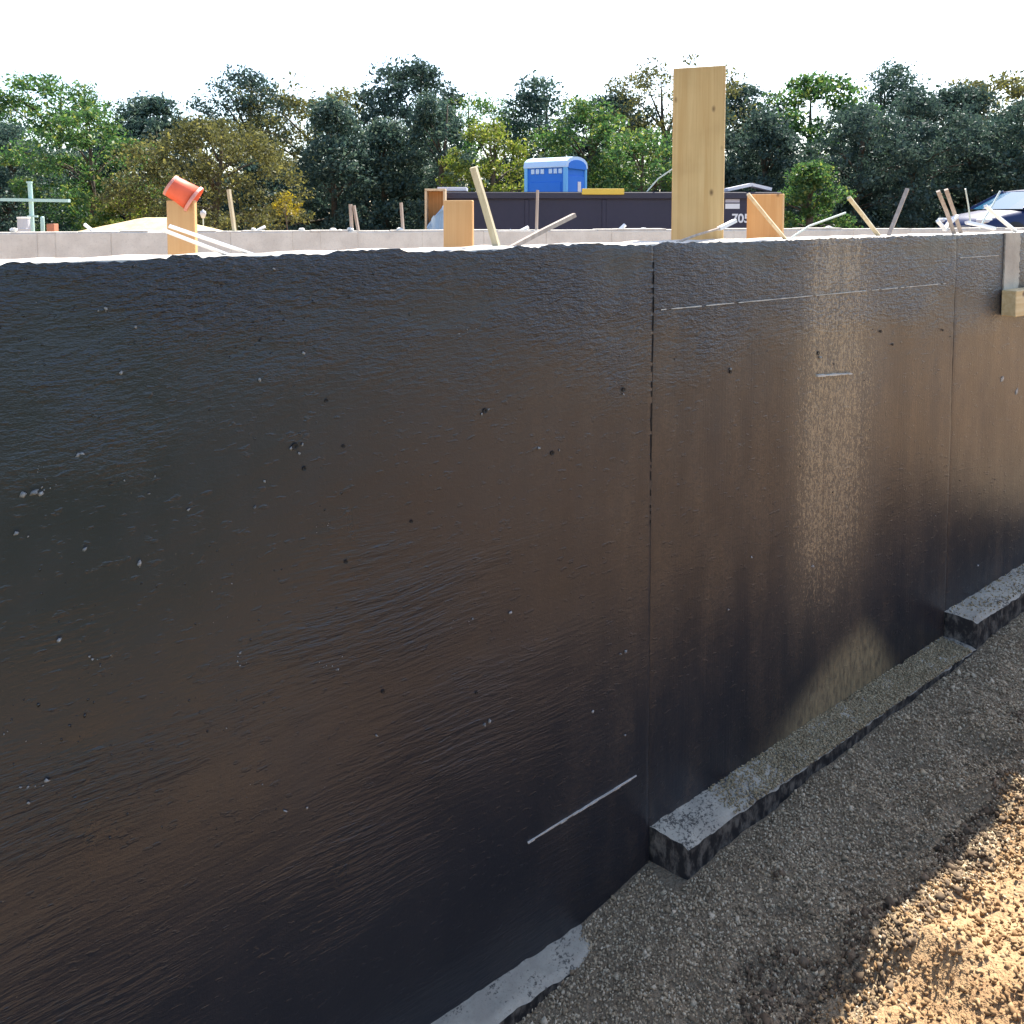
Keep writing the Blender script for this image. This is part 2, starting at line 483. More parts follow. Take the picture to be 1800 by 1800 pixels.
# soil
def m_soil():
    t = NT('excavated_soil'); o = t.obj()
    n1 = t.noise(o, 1.2, 2, 0.6); n2 = t.noise(o, 14, 3, 0.65); n3 = t.noise(o, 70, 2, 0.7)
    col = t.mix(t.step(n1, 0.3, 0.7), (0.30, 0.18, 0.085), (0.40, 0.27, 0.145))
    col = t.mix(t.math('MULTIPLY', t.step(n2, 0.45, 0.7), 0.6), col, (0.22, 0.12, 0.055))
    sep = t.n('SeparateXYZ'); t.l(o, sep.inputs[0])
    # crushed stone bed along the wall
    w = t.math('ADD', t.math('MULTIPLY', sep.outputs[0], WN.x), t.math('MULTIPLY', sep.outputs[1], WN.y))
    w = t.math('SUBTRACT', w, P0.x * WN.x + P0.y * WN.y)
    g = t.step(t.math('ADD', w, t.math('MULTIPLY', n2, 0.5)), 1.32, 1.12)
    g = t.math('MULTIPLY', g, t.step(w, -0.5, -0.3))
    stone = t.mix(n3, (0.13, 0.095, 0.06), (0.34, 0.265, 0.17))
    col = t.mix(g, col, stone)
    # rough grass beyond the lip, added out of view to darken the wall's reflections
    al = t.math('ADD', t.math('MULTIPLY', sep.outputs[0], WD.x), t.math('MULTIPLY', sep.outputs[1], WD.y))
    al = t.math('SUBTRACT', al, P0.x * WD.x + P0.y * WD.y)
    lip = t.math('ADD', 1.55, t.math('MULTIPLY', t.step(al, -1.3, 1.6), 2.0))
    gr = t.step(t.math('SUBTRACT', t.math('ADD', w, t.math('MULTIPLY', n1, 1.0)), lip), 0.4, 0.8)
    gr = t.math('MAXIMUM', gr, t.step(w, -22.0, -24.0))
    col = t.mix(gr, col, t.mix(n2, (0.030, 0.045, 0.016), (0.075, 0.085, 0.032)))
    return t.set(col, 0.95, t.bump(t.math('MULTIPLY_ADD', n3, 0.012, t.math('MULTIPLY', n2, 0.025)), 1.0, 1.0))
M['soil'] = m_soil()
def m_pebble(name, a, b, c):
    t = NT(name)
    geo = t.n('NewGeometry')
    col = t.ramp(geo.outputs['Random Per Island'], [(0, a), (0.6, b), (1, c)])
    n = t.noise(t.obj(), 220, 1, 0.6)
    return t.set(t.mix(t.math('MULTIPLY', n, 0.5), col, (0.12, 0.09, 0.06)), 0.92)
M['pebble'] = m_pebble('crushed_stone', (0.22, 0.165, 0.10), (0.56, 0.44, 0.275), (0.78, 0.66, 0.47))
M['clod'] = m_pebble('soil_clod', (0.25, 0.14, 0.055), (0.37, 0.23, 0.105), (0.45, 0.32, 0.17))

M['damp_clod'] = m_pebble('damp_clod', (0.07, 0.045, 0.025), (0.14, 0.095, 0.055), (0.25, 0.18, 0.115))
M['sand_grain'] = m_pebble('coarse_sand', (0.26, 0.20, 0.11), (0.46, 0.37, 0.21), (0.58, 0.49, 0.32))
# ------------------------------------------------------------------ ground
FAR_A = at_depth(-140, 408.5, 9.3); FAR_B = at_depth(1960, 399.5, 12.5)
FARZ = CAMZ - 0.245
FAR_A.z = FAR_B.z = 0
FD = (FAR_B - FAR_A).normalized(); FN = Vector((FD.y, -FD.x, 0))     # towards the camera
GRADE = CAMZ - 0.85

def gravel_z(s):
    return np.interp(s, [-4, 0.0, 0.7, 1.1, 1.55, 1.85, 2.3, 2.75, 3.05, 3.4, 4.2, 6.0],
                        [-.42, -.35, -.20, -.155, -.11, -.085, -.06, -.04, -.02, .035, .09, .13])
def ground_z(x, y):
    x = np.asarray(x, float); y = np.asarray(y, float)
    dx = x - P0.x; dy = y - P0.y
    s = dx * WD.x + dy * WD.y; w = dx * WN.x + dy * WN.y
    fd = (x - FAR_A.x) * FN.x + (y - FAR_A.y) * FN.y
    g = gravel_z(s)
    z = g + np.interp(w, [0, .12, .5, .8, 1.0, 2.3, 4.4, 5.2, 9, 400],
                         [0.0, 0.0, .07, .17, .28, 1.10, 1.80, 1.90, 1.95, 1.95])
    mound = 0.05 * np.exp(-((s - 2.25) / .38) ** 2) * np.clip(1 - w / .35, 0, 1)
    rough_amt = np.interp(w, [0, .2, .7, 1.0, 3.0, 30], [.010, .035, .13, .13, .12, .2])
    z = z + rough_amt * fbm(s * 3.1 + 40, w * 3.1 + 40, 3, 4) + 0.02 * np.clip(w * 2, 0, 1) * fbm(s * 14 + 9, w * 14 + 7, 11, 3)
    inside = (w < -0.12)
    floor = -0.35 + 0.04 * fbm(x + 50, y + 50, 5, 3)
    outer = GRADE + 0.12 * fbm(x * .4 + 90, y * .4 + 90, 8, 3)
    k = np.clip((-fd - 0.35) / 0.5, 0, 1)
    zin = floor * (1 - k) + outer * k
    side = np.clip(np.maximum(-(s + 9) / 1.5, (s - 14) / 1.5), 0, 1)
    zin = zin * (1 - side) + np.maximum(zin, outer) * side
    k2 = np.clip((np.maximum(-(s + 9), s - 14)) / 2.0, 0, 1)
    z = z * (1 - k2) + (GRADE + 0 * z) * k2
    return np.where(inside, zin, z)
def lines(spec):
    out = []
    for a, b, stp in spec:
        out += list(np.arange(a, b - 1e-6, stp))
    out.append(spec[-1][1])
    return np.array(out)
SS = lines([(-600, -60, 60), (-60, -14, 4), (-14, -3, .5), (-3, .2, .06), (.2, 5.2, .028), (5.2, 16, .4), (16, 60, 4), (60, 600, 60)])
TT = lines([(-900, -60, 70), (-60, -24, 3), (-24, -.5, .4), (-.5, -.14, .12), (-.14, 0, .14), (0, 1.6, .028), (1.6, 3, .07), (3, 10, .4), (10, 50, 4), (50, 400, 50)])
sg, tg = np.meshgrid(SS, TT, indexing='ij')
X = P0.x + sg * WD.x + tg * WN.x; Y = P0.y + sg * WD.y + tg * WN.y
Zg = ground_z(X, Y)
V = np.stack([X, Y, Zg], -1).reshape(-1, 3)
ns, nt_ = sg.shape
idx = np.arange(ns * nt_).reshape(ns, nt_)
Fq = np.stack([idx[:-1, :-1], idx[:-1, 1:], idx[1:, 1:], idx[1:, :-1]], -1).reshape(-1, 4)
ground = np_mesh('ground', V, Fq[:, ::-1], M['soil'], smooth=True)
tag(ground, 'bare excavated soil with a crushed stone bed along the foundation wall', 'ground', kind='structure')

# stones: an irregular little solid repeated as one mesh that nobody could count
def scatter_solids(name, pts, size, mat, seed=1, flat=0.7):
    r = np.random.default_rng(seed)
    cub = np.array([(x, y, z) for z in (-1, 1) for y in (-1, 1) for x in (-1, 1)]) * .62
    ft = np.array([(0, 2, 3), (0, 3, 1), (4, 5, 7), (4, 7, 6), (0, 1, 5), (0, 5, 4), (2, 6, 7), (2, 7, 3), (0, 4, 6), (0, 6, 2), (1, 3, 7), (1, 7, 5)])
    n = len(pts)
    q = r.normal(size=(n, 4)); q /= np.linalg.norm(q, axis=1)[:, None]
    w, x, y, z = q.T
    Rm = np.stack([1 - 2 * (y * y + z * z), 2 * (x * y - z * w), 2 * (x * z + y * w), 2 * (x * y + z * w), 1 - 2 * (x * x + z * z), 2 * (y * z - x * w), 2 * (x * z - y * w), 2 * (y * z + x * w), 1 - 2 * (x * x + y * y)], -1).reshape(n, 3, 3)
    jit = 1 + r.uniform(-.5, .4, (n, 8, 1))
    anis = np.stack([r.uniform(.8, 1.3, n), r.uniform(.7, 1.1, n), r.uniform(.45, .9, n)], -1)
    v = (cub[None] + r.uniform(-.22, .22, (n, 8, 3))) * jit * anis[:, None, :] * (np.asarray(size)[:, None, None])
    v = np.einsum('nij,nkj->nki', Rm, v) + pts[:, None, :]
    f = (ft[None] + (np.arange(n) * 8)[:, None, None]).reshape(-1, 3)
    return np_mesh(name, v.reshape(-1, 3), f, mat)
def surf_pts(n, s0, s1, t0, t1, seed, lift):
    r = np.random.default_rng(seed)
    s = r.uniform(s0, s1, n); w = r.uniform(t0, t1, n)
    x = P0.x + s * WD.x + w * WN.x; y = P0.y + s * WD.y + w * WN.y
    return s, w, np.stack([x, y, ground_z(x, y) + lift * r.uniform(-.5, 1, n)], -1)
s_, w_, pts = surf_pts(104000, -0.2, 4.9, 0.02, 1.35, 21, 0.006)
keep = (w_ < 0.90 + 0.3 * fbm(s_ * 2 + 10, w_ * 2 + 10, 31, 3) + 0.22 * rng.normal(size=len(s_)) * .6) & ~((s_ > .68) & (w_ < .187))
sz_ = rng.uniform(.0028, .0078, len(s_)) * (1 + 1.3 * (rng.random(len(s_)) > .99))
g1 = scatter_solids('gravel', pts[keep], sz_[keep], M['pebble'], 2)
tag(g1, 'loose crushed grey-brown stone lying along the foot of the wall', 'gravel', kind='stuff')
s_, w_, pts = surf_pts(12000, 0.2, 4.8, 0.42, 1.02, 27, 0.012)
keep = (fbm(s_ * 3 + 6, w_ * 3 + 1, 37, 3) + 1.3 * (w_ - .68) > 0.0)
g4 = scatter_solids('damp_soil_clods', pts[keep], (rng.uniform(.004, .012, len(s_)) * (1 + 1.1 * (rng.random(len(s_)) > .94)))[keep], M['damp_clod'], 13)
tag(g4, 'darker damp clods between the crushed stone and the sunlit soil', 'soil', kind='stuff')
s_, w_, pts = surf_pts(26000, -0.3, 4.6, 0.72, 2.3, 22, 0.012)
keep = (w_ > 0.93 + 0.3 * fbm(s_ * 2 + 10, w_ * 2 + 10, 31, 3))
cl = fbm(s_ * 5 + 3, w_ * 5 + 3, 41, 3)
sz_ = rng.uniform(.004, .011, len(s_)) * (1 + 1.6 * np.clip(cl, 0, 1) * (rng.random(len(s_)) > .85))
g2 = scatter_solids('soil_clods', pts[keep], sz_[keep], M['clod'], 3)
tag(g2, 'crumbs and clods of orange soil on the excavation bank', 'soil', kind='stuff')

# ------------------------------------------------------------------ near foundation wall
S0, S1 = -3.2, 6.2
wall = empty('foundation_wall', (P0.x, P0.y, 0), WYAW, 'black tar-coated concrete foundation wall filling the foreground, bare white along its top', 'wall')
# concrete core with an uneven trowelled top (local x = along, local y = into the wall)
gs = lines([(S0, -1.8, .1), (-1.8, 4.2, .02), (4.2, S1, .1)]); gt = np.linspace(0.0, THICK, 10)
a, b = np.meshgrid(gs, gt, indexing='ij')
zt = TOPZ + 0.006 * fbm(a * 9 + 30, b * 9 + 3, 61, 4) - 0.004
zt[:, 0] -= 0.004; zt[:, -1] -= 0.004
top = np.stack([a, b, zt], -1).reshape(-1, 3)
ni, nj = a.shape
ii = np.arange(ni * nj).reshape(ni, nj)
f_top = np.stack([ii[:-1, :-1], ii[1:, :-1], ii[1:, 1:], ii[:-1, 1:]], -1).reshape(-1, 4)
per = np.concatenate([ii[:, 0], ii[-1, 1:], ii[::-1, -1][1:], ii[0, ::-1][1:-1]])
low = top[per].copy(); low[:, 2] = -0.6
nb = len(top); m = len(per); k = np.arange(m)
f_side = np.stack([per, nb + k, nb + (k + 1) % m, per[(k + 1) % m]], -1)
np_mesh('concrete_core', np.concatenate([top, low]), np.concatenate([f_top, f_side]), M['concrete'], wall)

# ragged upper edge of the coating
blobs = [(290, 345, .010), (495, 512, .006), (585, 712, .012), (895, 930, .010), (955, 965, .014), (968, 990, .018), (1000, 1060, .010), (1160, 1185, .008), (1560, 1600, .004)]
BL = [(sz(a_, 440)[0], sz(b_, 440)[0], h_) for a_, b_, h_ in blobs]
def coat_top(s):
    s = np.asarray(s, float)
    e = -0.007 + 0.006 * fbm(s * 6 + 20, s * 0 + 3, 71, 3) + 0.009 * fbm(s * 75 + 2, s * 0 + 8, 75, 3)
    for a_, b_, h_ in BL:
        e = e + h_ * (1 / (1 + np.exp(-(s - a_) / .006))) * (1 / (1 + np.exp((s - b_) / .006)))
    e = np.where(s > 1.2, e * np.interp(s, [1.2, 3.5], [1, .6]), e)
    return TOPZ + np.clip(e, -.018, .006)
J1 = sz(1145, 700)[0]; J2 = sz(1671, 700)[0]; J0 = J1 - (J2 - J1); J3 = J2 + (J2 - J1)
PS0 = sz(1762, 450)[0]; PS1 = sz(1789, 450)[0]
BLK_TOP = on_wall(1775, 507).z; BLK_BOT = on_wall(1765, 553).z
def coat_panel(s0, s1, off, seed):
    ss = np.arange(s0, s1, .016); ss = np.append(ss, s1)
    zz = np.linspace(0, 1, 130)
    A, B = np.meshgrid(ss, zz, indexing='ij')
    tz = coat_top(A)
    if s0 == PS1: tz = tz
    Zc = -0.45 + (tz + 0.45) * B
    yo = -(0.0045 + off + 0.0030 * fbm(A * 1.7 + seed, Zc * 1.7 + 4, 81, 3) + 0.0014 * fbm(A * 6 + Zc * 3 + seed, Zc * 22 - A * 6, 85, 3))
    # rounded arris at the joints and top
    yo[0] += .002; yo[-1] += .002
    yo[:, -1] += 0.004
    Vv = np.stack([A, yo, Zc], -1).reshape(-1, 3)
    n1, n2 = A.shape
    I = np.arange(n1 * n2).reshape(n1, n2)
    f1 = np.stack([I[:-1, :-1], I[1:, :-1], I[1:, 1:], I[:-1, 1:]], -1).reshape(-1, 4)
    per = np.concatenate([I[:, 0], I[-1, 1:], I[::-1, -1][1:], I[0, ::-1][1:-1]])
    bk = Vv[per].copy(); bk[:, 1] = 0.003
    nb = len(Vv); m = len(per); k = np.arange(m)
    f2 = np.stack([per, nb + k, nb + (k + 1) % m, per[(k + 1) % m]], -1)
    f2 = np.stack([nb + k, nb + m + k, nb + m + (k + 1) % m, nb + (k + 1) % m], -1)
    o = np_mesh('tar_panel', np.concatenate([Vv, Vv[per], bk]), np.concatenate([f1, f2]), M['tar'], wall, smooth=True)
    return o
G = .0008
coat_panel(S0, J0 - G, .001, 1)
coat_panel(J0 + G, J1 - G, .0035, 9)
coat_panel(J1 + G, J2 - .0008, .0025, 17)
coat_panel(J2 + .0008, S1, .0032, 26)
# rough open cracks along the form joints
def crack(px_pts, wmax, seed):
    r = random.Random(seed); mb = MB()
    P = [sz(x, y) for x, y in px_pts]
    zs = np.linspace(P[0][1], P[-1][1], 90); ss = np.interp(-zs, [-p[1] for p in P], [p[0] for p in P])
    for i in range(89):
        f = i / 88.0
        if r.random() < .22 + .6 * max(0, f - .6): continue
        w0 = wmax * r.uniform(.35, 1.0) * (1 - .6 * f); w1 = wmax * r.uniform(.35, 1.0) * (1 - .6 * f); o_ = r.uniform(-.0012, .0012)
        y = -.0100
        mb.add([(ss[i] + o_ - w0 / 2, y, zs[i]), (ss[i] + o_ + w0 / 2, y, zs[i]), (ss[i + 1] + o_ + w1 / 2, y, zs[i + 1]), (ss[i + 1] + o_ - w1 / 2, y, zs[i + 1]),
                (ss[i] + o_ - w0 / 2, 0, zs[i]), (ss[i] + o_ + w0 / 2, 0, zs[i]), (ss[i + 1] + o_ + w1 / 2, 0, zs[i + 1]), (ss[i + 1] + o_ - w1 / 2, 0, zs[i + 1])],
               [(0, 1, 2, 3), (0, 4, 5, 1), (1, 5, 6, 2), (3, 2, 6, 7), (0, 3, 7, 4)])
    return mb.build('joint_crack', M['tar_pit'], wall)
crack([(1147, 455), (1147, 540), (1143, 700), (1141, 940)], .0052, 1)
# bare concrete strip with a ragged right side, standing proud
mb = MB(); n = 26; L_ = []; Rr = []
for i in range(n + 1):
    z = BLK_TOP - .005 + (TOPZ + .002 - BLK_TOP) * i / n
    L_.append((PS0 + .004 * random.uniform(-1, 1), z)); Rr.append((PS1 + .012 * random.uniform(-1, 1), z))
vs = [(x, -.016, z) for x, z in L_] + [(x, -.013, z) for x, z in Rr] + [(x, .002, z) for x, z in L_] + [(x, .002, z) for x, z in Rr]
q = n + 1; fs = []
for i in range(n):
    fs += [(i, q + i, q + i + 1, i + 1), (i, i + 1, 2 * q + i + 1, 2 * q + i), (q + i, 3 * q + i, 3 * q + i + 1, q + i + 1)]
fs += [(n, q + n, 3 * q + n, 2 * q + n)]
mb.add(vs, fs); o = mb.build('bare_strip', M['concrete_buff'], wall); o['label'] = 'bare buff concrete strip'
# form lines left bare: level fins of concrete
def fin(px0, py0, px1, py1, h=.006, broken=0.2, proud=.012, name='concrete_fin'):
    s0, z0 = sz(px0, py0); s1, z1 = sz(px1, py1)
    mb = MB(); N = max(6, int((s1 - s0) / .03)); r = random.Random(int(px0 + py0))
    on = True
    for i in range(N):
        if r.random() < broken: continue
        a = s0 + (s1 - s0) * i / N; b = s0 + (s1 - s0) * (i + 1) / N
        za = z0 + (z1 - z0) * i / N; zb = z0 + (z1 - z0) * (i + 1) / N
        hh = h * r.uniform(.55, 1.2); p = proud * r.uniform(.8, 1.1)
        vs = [(a, 0, za - hh / 2), (b, 0, zb - hh / 2), (b, 0, zb + hh / 2), (a, 0, za + hh / 2), (a, -p, za - hh * .35), (b, -p, zb - hh * .35), (b, -p, zb + hh * .35), (a, -p, za + hh * .35)]
        mb.add(vs, [(4, 5, 6, 7), (0, 4, 7, 3), (1, 2, 6, 5), (3, 7, 6, 2), (0, 1, 5, 4)])
    return mb.build(name, M['concrete'], wall)
fin(1150, 545, 1660, 498, .0062, .10)
fin(1685, 453, 1752, 449, .007, .25)
fin(1432, 660, 1492, 656, .012, .02, .02)
fin(925, 1478, 1116, 1361, .0075, .0, .014)
fin(1757, 668, 1761, 664, .03, .0)
fin(1783, 690, 1786, 686, .04, .0)
# tie holes with crumbs, and nubs of tar
def pit(px, py, r):
    s, z = sz(px, py)
    mb = MB(); mb.lathe([(r, -0.001), (r * .9, .003), (r * .3, .002)], 9, Matrix.Rotation(R(90), 3, 'X'), (s, -.0105, z))
    return mb.build('tie_hole', M['tar_pit'], wall)
for px, py, r in [(1093, 684, .009), (1281, 653, .008), (850, 721, .010), (517, 783, .011), (533, 822, .007), (968, 795, .010), (1435, 620, .010), (606, 985, .007), (671, 1213, .007), (1545, 582, .008), (1566, 605, .007), (1654, 580, .007), (721, 915, .006), (602, 783, .006), (572, 703, .006), (835, 1215, .006)]:
    pit(px, py, r)
def solids_local(name, items, mat, seed):
    pts = np.array([(s, y, z) for s, y, z, r in items]); sizes = np.array([r for *_, r in items])
    o = scatter_solids(name, pts, sizes, mat, seed); o.parent = wall
    return o
cr = []
for px, py, r in [(1093, 692, .006), (1281, 648, .006), (1278, 640, .003), (844, 727, .005), (856, 719, .005), (510, 787, .006), (524, 795, .006), (530, 780, .004), (945, 786, .005), (980, 790, .004), (1438, 628, .008), (143, 795, .009), (137, 798, .006), (40, 868, .009), (58, 864, .011), (72, 866, .009), (30, 935, .006), (50, 940, .004), (244, 988, .008), (330, 894, .005), (463, 844, .005), (148, 963, .006), (447, 890, .005), (849, 1271, .008), (858, 1264, .006), (1039, 1248, .006), (660, 1290, .005), (1097, 1143, .008), (1088, 1147, .007), (1277, 1070, .006), (895, 1075, .006), (532, 620, .006), (455, 667, .006), (237, 574, .005), (213, 653, .005), (1425, 995, .009), (1318, 978, .005), (104, 1122, .006), (1096, 1290, .005), (500, 1422, .006), (537, 1416, .005), (82, 1368, .006), (1715, 993, .012), (1640, 905, .006), (480, 16 + 456, .005)]:
    s, z = sz(px, py); cr.append((s, -.011, z, r * 1.15))
rc = random.Random(12)
for k in range(26):
    cx = rc.uniform(0, 700) if rc.random() < .6 else rc.uniform(0, 1700); cy = rc.uniform(520, 1460)
    for i in range(rc.choice([1, 1, 2, 3, 5])):
        s, z = sz(cx + rc.gauss(0, 16), cy + rc.gauss(0, 9))
        if z > -.2: cr.append((s, -.0095, z, rc.choice([.0016, .002, .0026, .004])))
solids_local('concrete_crumbs', cr, M['wall_crumb'], 5)['kind'] = 'stuff'
nu = []
r = random.Random(3)
for i in range(500):
    px = r.uniform(0, 1790) if r.random() < .45 else r.uniform(0, 650)
    py = r.uniform(470, 1470)
    if r.random() < .35: py = r.uniform(465, 640)
    s, z = sz(px, py)
    if z < -.2 or (PS0 < s < PS1): continue
    nu.append((s, -.0068, z, r.choice([.002, .0026, .0034, .0045])))
solids_local('tar_nubs', nu, M['tar_nub'], 6)['kind'] = 'stuff'

# pine block bearing on the wall below the bare strip
s0, z0 = sz(1770, 553, .09)
blk = MB(); L = 1.1
blk.box((L / 2, 0, 0), (L, .085, BLK_TOP - BLK_BOT), None, .004)
o = blk.build('timber_block', M['lumber_block'])
o.location = wpt(sz(1756, 530)[0], .0125 + .0425, (BLK_TOP + BLK_BOT) / 2); o.rotation_euler = (0, 0, WYAW)
tag(o, 'pale pine block fixed to the tar-coated wall below the bare concrete strip', 'timber')

# ------------------------------------------------------------------ stepped footings
def footing(s0, s1, zt, w, label, skew=.0, h=.45, rise=0.0):
    gs = np.arange(s0, s1 + 1e-6, .02); gt = np.linspace(.006, w, 8)
    A, B = np.meshgrid(gs, gt, indexing='ij')
    A2 = A + skew * (B - .006) / w * np.clip(1 - (A - s0) / .3, 0, 1)
    B2 = B + (B > w * .8) * .009 * fbm(A * 22 + 5, B * 0 + zt * 50, 91, 3)
    Zt = zt + rise * (A - s0) / (s1 - s0) + .012 * fbm(A * 18 + 3, B * 18 + 7, 95, 4) - .012 * (B > w * .9)
    root = empty('stepped_footing', (P0.x, P0.y, 0), WYAW, label, 'footing', 'footings of the tar-coated wall')
    Vv = np.stack([A2, -B2, Zt], -1).reshape(-1, 3)
    n1, n2 = A.shape; I = np.arange(n1 * n2).reshape(n1, n2)
    f1 = np.stack([I[:-1, :-1], I[:-1, 1:], I[1:, 1:], I[1:, :-1]], -1).reshape(-1, 4)
    np_mesh('footing_top', Vv, f1, M['footing'], root, smooth=True)
    per = np.concatenate([I[:, 0], I[-1, 1:], I[::-1, -1][1:], I[0, ::-1][1:-1]])
    up = Vv[per]; dn = up.copy(); dn[:, 2] = zt - h
    m = len(per); k = np.arange(m)
    np_mesh('footing_side', np.concatenate([up, dn]), np.stack([k, (k + 1) % m, m + (k + 1) % m, m + k], -1), M['tar_plain'], root)
    return root
pA = sz(1140, 1450); pB = sz(1658, 1074)
footing(pA[0], pB[0] + .06, pA[1], .175, 'tar-spotted concrete footing with its near end cut off beside the gravel', .06, rise=.075)
footing(pB[0], S1, pB[1], .175, 'higher footing step at the right edge, above the gravel spill', .04, rise=.08)
footing(S0, pA[0] + .05, pA[1] - .24, .13, 'lowest footing step at the foot of the wall, below the long one', .0)
r2 = np.random.default_rng(77); n = 15000
s_ = r2.uniform(1.05, 3.1, n); w_ = r2.uniform(.008, .178, n)
kp = r2.random(n) < np.interp(s_, [1.05, 1.4, 1.8, 2.9, 3.1], [.15, .6, 1, 1, .8])
s_, w_ = s_[kp], w_[kp]
gp = np.stack([P0.x + s_ * WD.x + w_ * WN.x, P0.y + s_ * WD.y + w_ * WN.y, pA[1] + .075 * (s_ - pA[0]) / (pB[0] + .06 - pA[0]) + r2.uniform(-.002, .006, len(s_))], -1)
n2_ = 2600; s2 = r2.uniform(pB[0] + .03, 4.9, n2_); w2 = r2.uniform(.008, .172, n2_)
k2_ = r2.random(n2_) < .35 + .5 * vnoise(s2 * 5, w2 * 12, 4)
s2, w2 = s2[k2_], w2[k2_]
gp = np.concatenate([gp, np.stack([P0.x + s2 * WD.x + w2 * WN.x, P0.y + s2 * WD.y + w2 * WN.y, pB[1] + .08 * (s2 - pB[0]) / (S1 - pB[0]) + r2.uniform(-.002, .004, len(s2))], -1)])
s_ = np.concatenate([s_, s2])
g3 = scatter_solids('spilled_sand', gp, r2.uniform(.003, .0075, len(s_)), M['sand_grain'], 9)
tag(g3, 'coarse yellow-brown sand spilled over the tops of the footings', 'sand', kind='stuff')
# tie wire at the step
a = on_wall(1672, 1072, .03); b = on_wall(1702, 1112, .12)
mb = MB(); mb.tube([a, (a + b) / 2 + Vector((0, 0, .006)), b], .002, 6)
tag(mb.build('tie_wire', M['wire']), 'thin tie wire hanging down over the footing step', 'wire')

# ------------------------------------------------------------------ far foundation wall
far = empty('far_foundation_wall', (FAR_A.x, FAR_A.y, 0), math.atan2(FD.y, FD.x), 'bare grey concrete wall of form panels across the far side of the basement', 'wall')
flen = (FAR_B - FAR_A).length
def far_u(px):
    d = ray(px, 408); k = (FAR_A - O).to_2d().dot(FN.to_2d()) / d.to_2d().dot(FN.to_2d())
    return (O + d * k - FAR_A).dot(FD)
mb = MB()
gs = np.arange(0, flen, .08); prev = None
mb.box((flen / 2, .1275, FARZ / 2 - .22), (flen, .243, FARZ + .40)); mb.build('wall_core', M['concrete_grey'], far)
joints = [0] + [far_u(p) for p in (65, 97, 195, 300, 405, 514, 563, 629, 742, 850, 960, 1075, 1180, 1290, 1400, 1500, 1600, 1700, 1800)] + [flen]
for i in range(len(joints) - 1):
    a, b = joints[i], joints[i + 1]
    mb = MB(); zt = FARZ - .012 + random.uniform(-.006, .006)
    mb.box(((a + b) / 2, .02 + random.uniform(-.004, .004), zt / 2 - .2), (b - a - .006, .045, zt + .4), None, .006)
    o = mb.build('form_panel', M['concrete_grey'], far)
mb = MB(); a = 0.0; r = random.Random(8)
while a < flen - .01:
    b = min(flen, a + r.uniform(.25, .8)); h = r.uniform(.008, .03)
    mb.box(((a + b) / 2, .13, FARZ - .02 + h / 2), (b - a - .004, .25 + r.uniform(-.01, .01), .02 + h), None, .006); a = b
mb.build('wall_cap', M['concrete'], far)

def far_pt(px, py, back=.12):
    """point on the upright plane through the far wall, back metres behind its face"""
    d = ray(px, py); A = FAR_A - FN * back
    k = (A - O).to_2d().dot(FN.to_2d()) / d.to_2d().dot(FN.to_2d())
    return O + d * k

# ------------------------------------------------------------------ timbers standing behind the near wall
def timber(px0, px1, ptop, pbot, t, yaw, mat, label, depth=.038, group='timbers behind the near wall'):
    a = on_wall(px0, pbot, t); b = on_wall(px1, pbot, t)
    c = on_wall((px0 + px1) / 2, pbot, t)
    d = ray((px0 + px1) / 2, pbot); d.z = 0; d.normalize()
    side = Vector((d.y, -d.x, 0))
    w = (px1 - px0) / F * c.y
    ang = math.atan2(side.y, side.x) + yaw
    ztop = on_wall((px0 + px1) / 2, ptop, t).z
    root_z = -0.33
    mb = MB(); H = ztop - root_z
    mb.box((0, 0, H / 2), (w * .97, depth, H), None, .003)
    o = mb.build('timber_post', mat); o.location = (c.x, c.y, root_z); o.rotation_euler = (0, 0, ang)
    return tag(o, label, 'timber', group), c, w, ztop
_, tc, tw, tz = timber(298, 345, 352, 446, -.40, R(-14), M['lumber'], 'narrow pine post behind the wall with the red bucket upturned on it')
timber(780, 833, 352, 435, -.34, R(-10), M['lumber'], 'short pine post standing before the left part of the dumpster')
timber(1180, 1271, 118, 424, -.36, R(-5), M['lumber_yellow'], 'tallest and widest pine board, rising out of the top of the picture')
timber(1313, 1376, 341, 421, -.36, R(-12), M['lumber'], 'short wide pine post at the right end of the dumpster, crossed by a thin stick')

# red bucket upturned and tilted on the left post
bc = on_wall(321, 339, -.40)
bk = empty('red_bucket', bc, 0, 'faded red plastic bucket tipped over the top of the narrow left post', 'bucket')
Mx = Matrix.Rotation(R(14), 3, 'Z') @ Matrix.Rotation(R(-56), 3, 'Y')
BO = Mx @ Vector((0, 0, -.046))
mb = MB(); mb.lathe([(.0365, .088), (.046, .0), (.0435, .0), (.0345, .084), (.0005, .084)], 28, Mx, BO)
mb.build('bucket_body', M['red'], bk, True)
mb = MB(); mb.lathe([(.0463, .0), (.0495, .001), (.0495, .010), (.0455, .011)], 28, Mx, BO); mb.build('rim', M['red_rim'], bk)
mb = MB(); mb.lathe([(.0005, .0885), (.030, .0885), (.0315, .0925), (.0375, .0925), (.0385, .084), (.0372, .083)], 28, Mx, BO); mb.build('bottom_ring', M['red_rim'], bk)

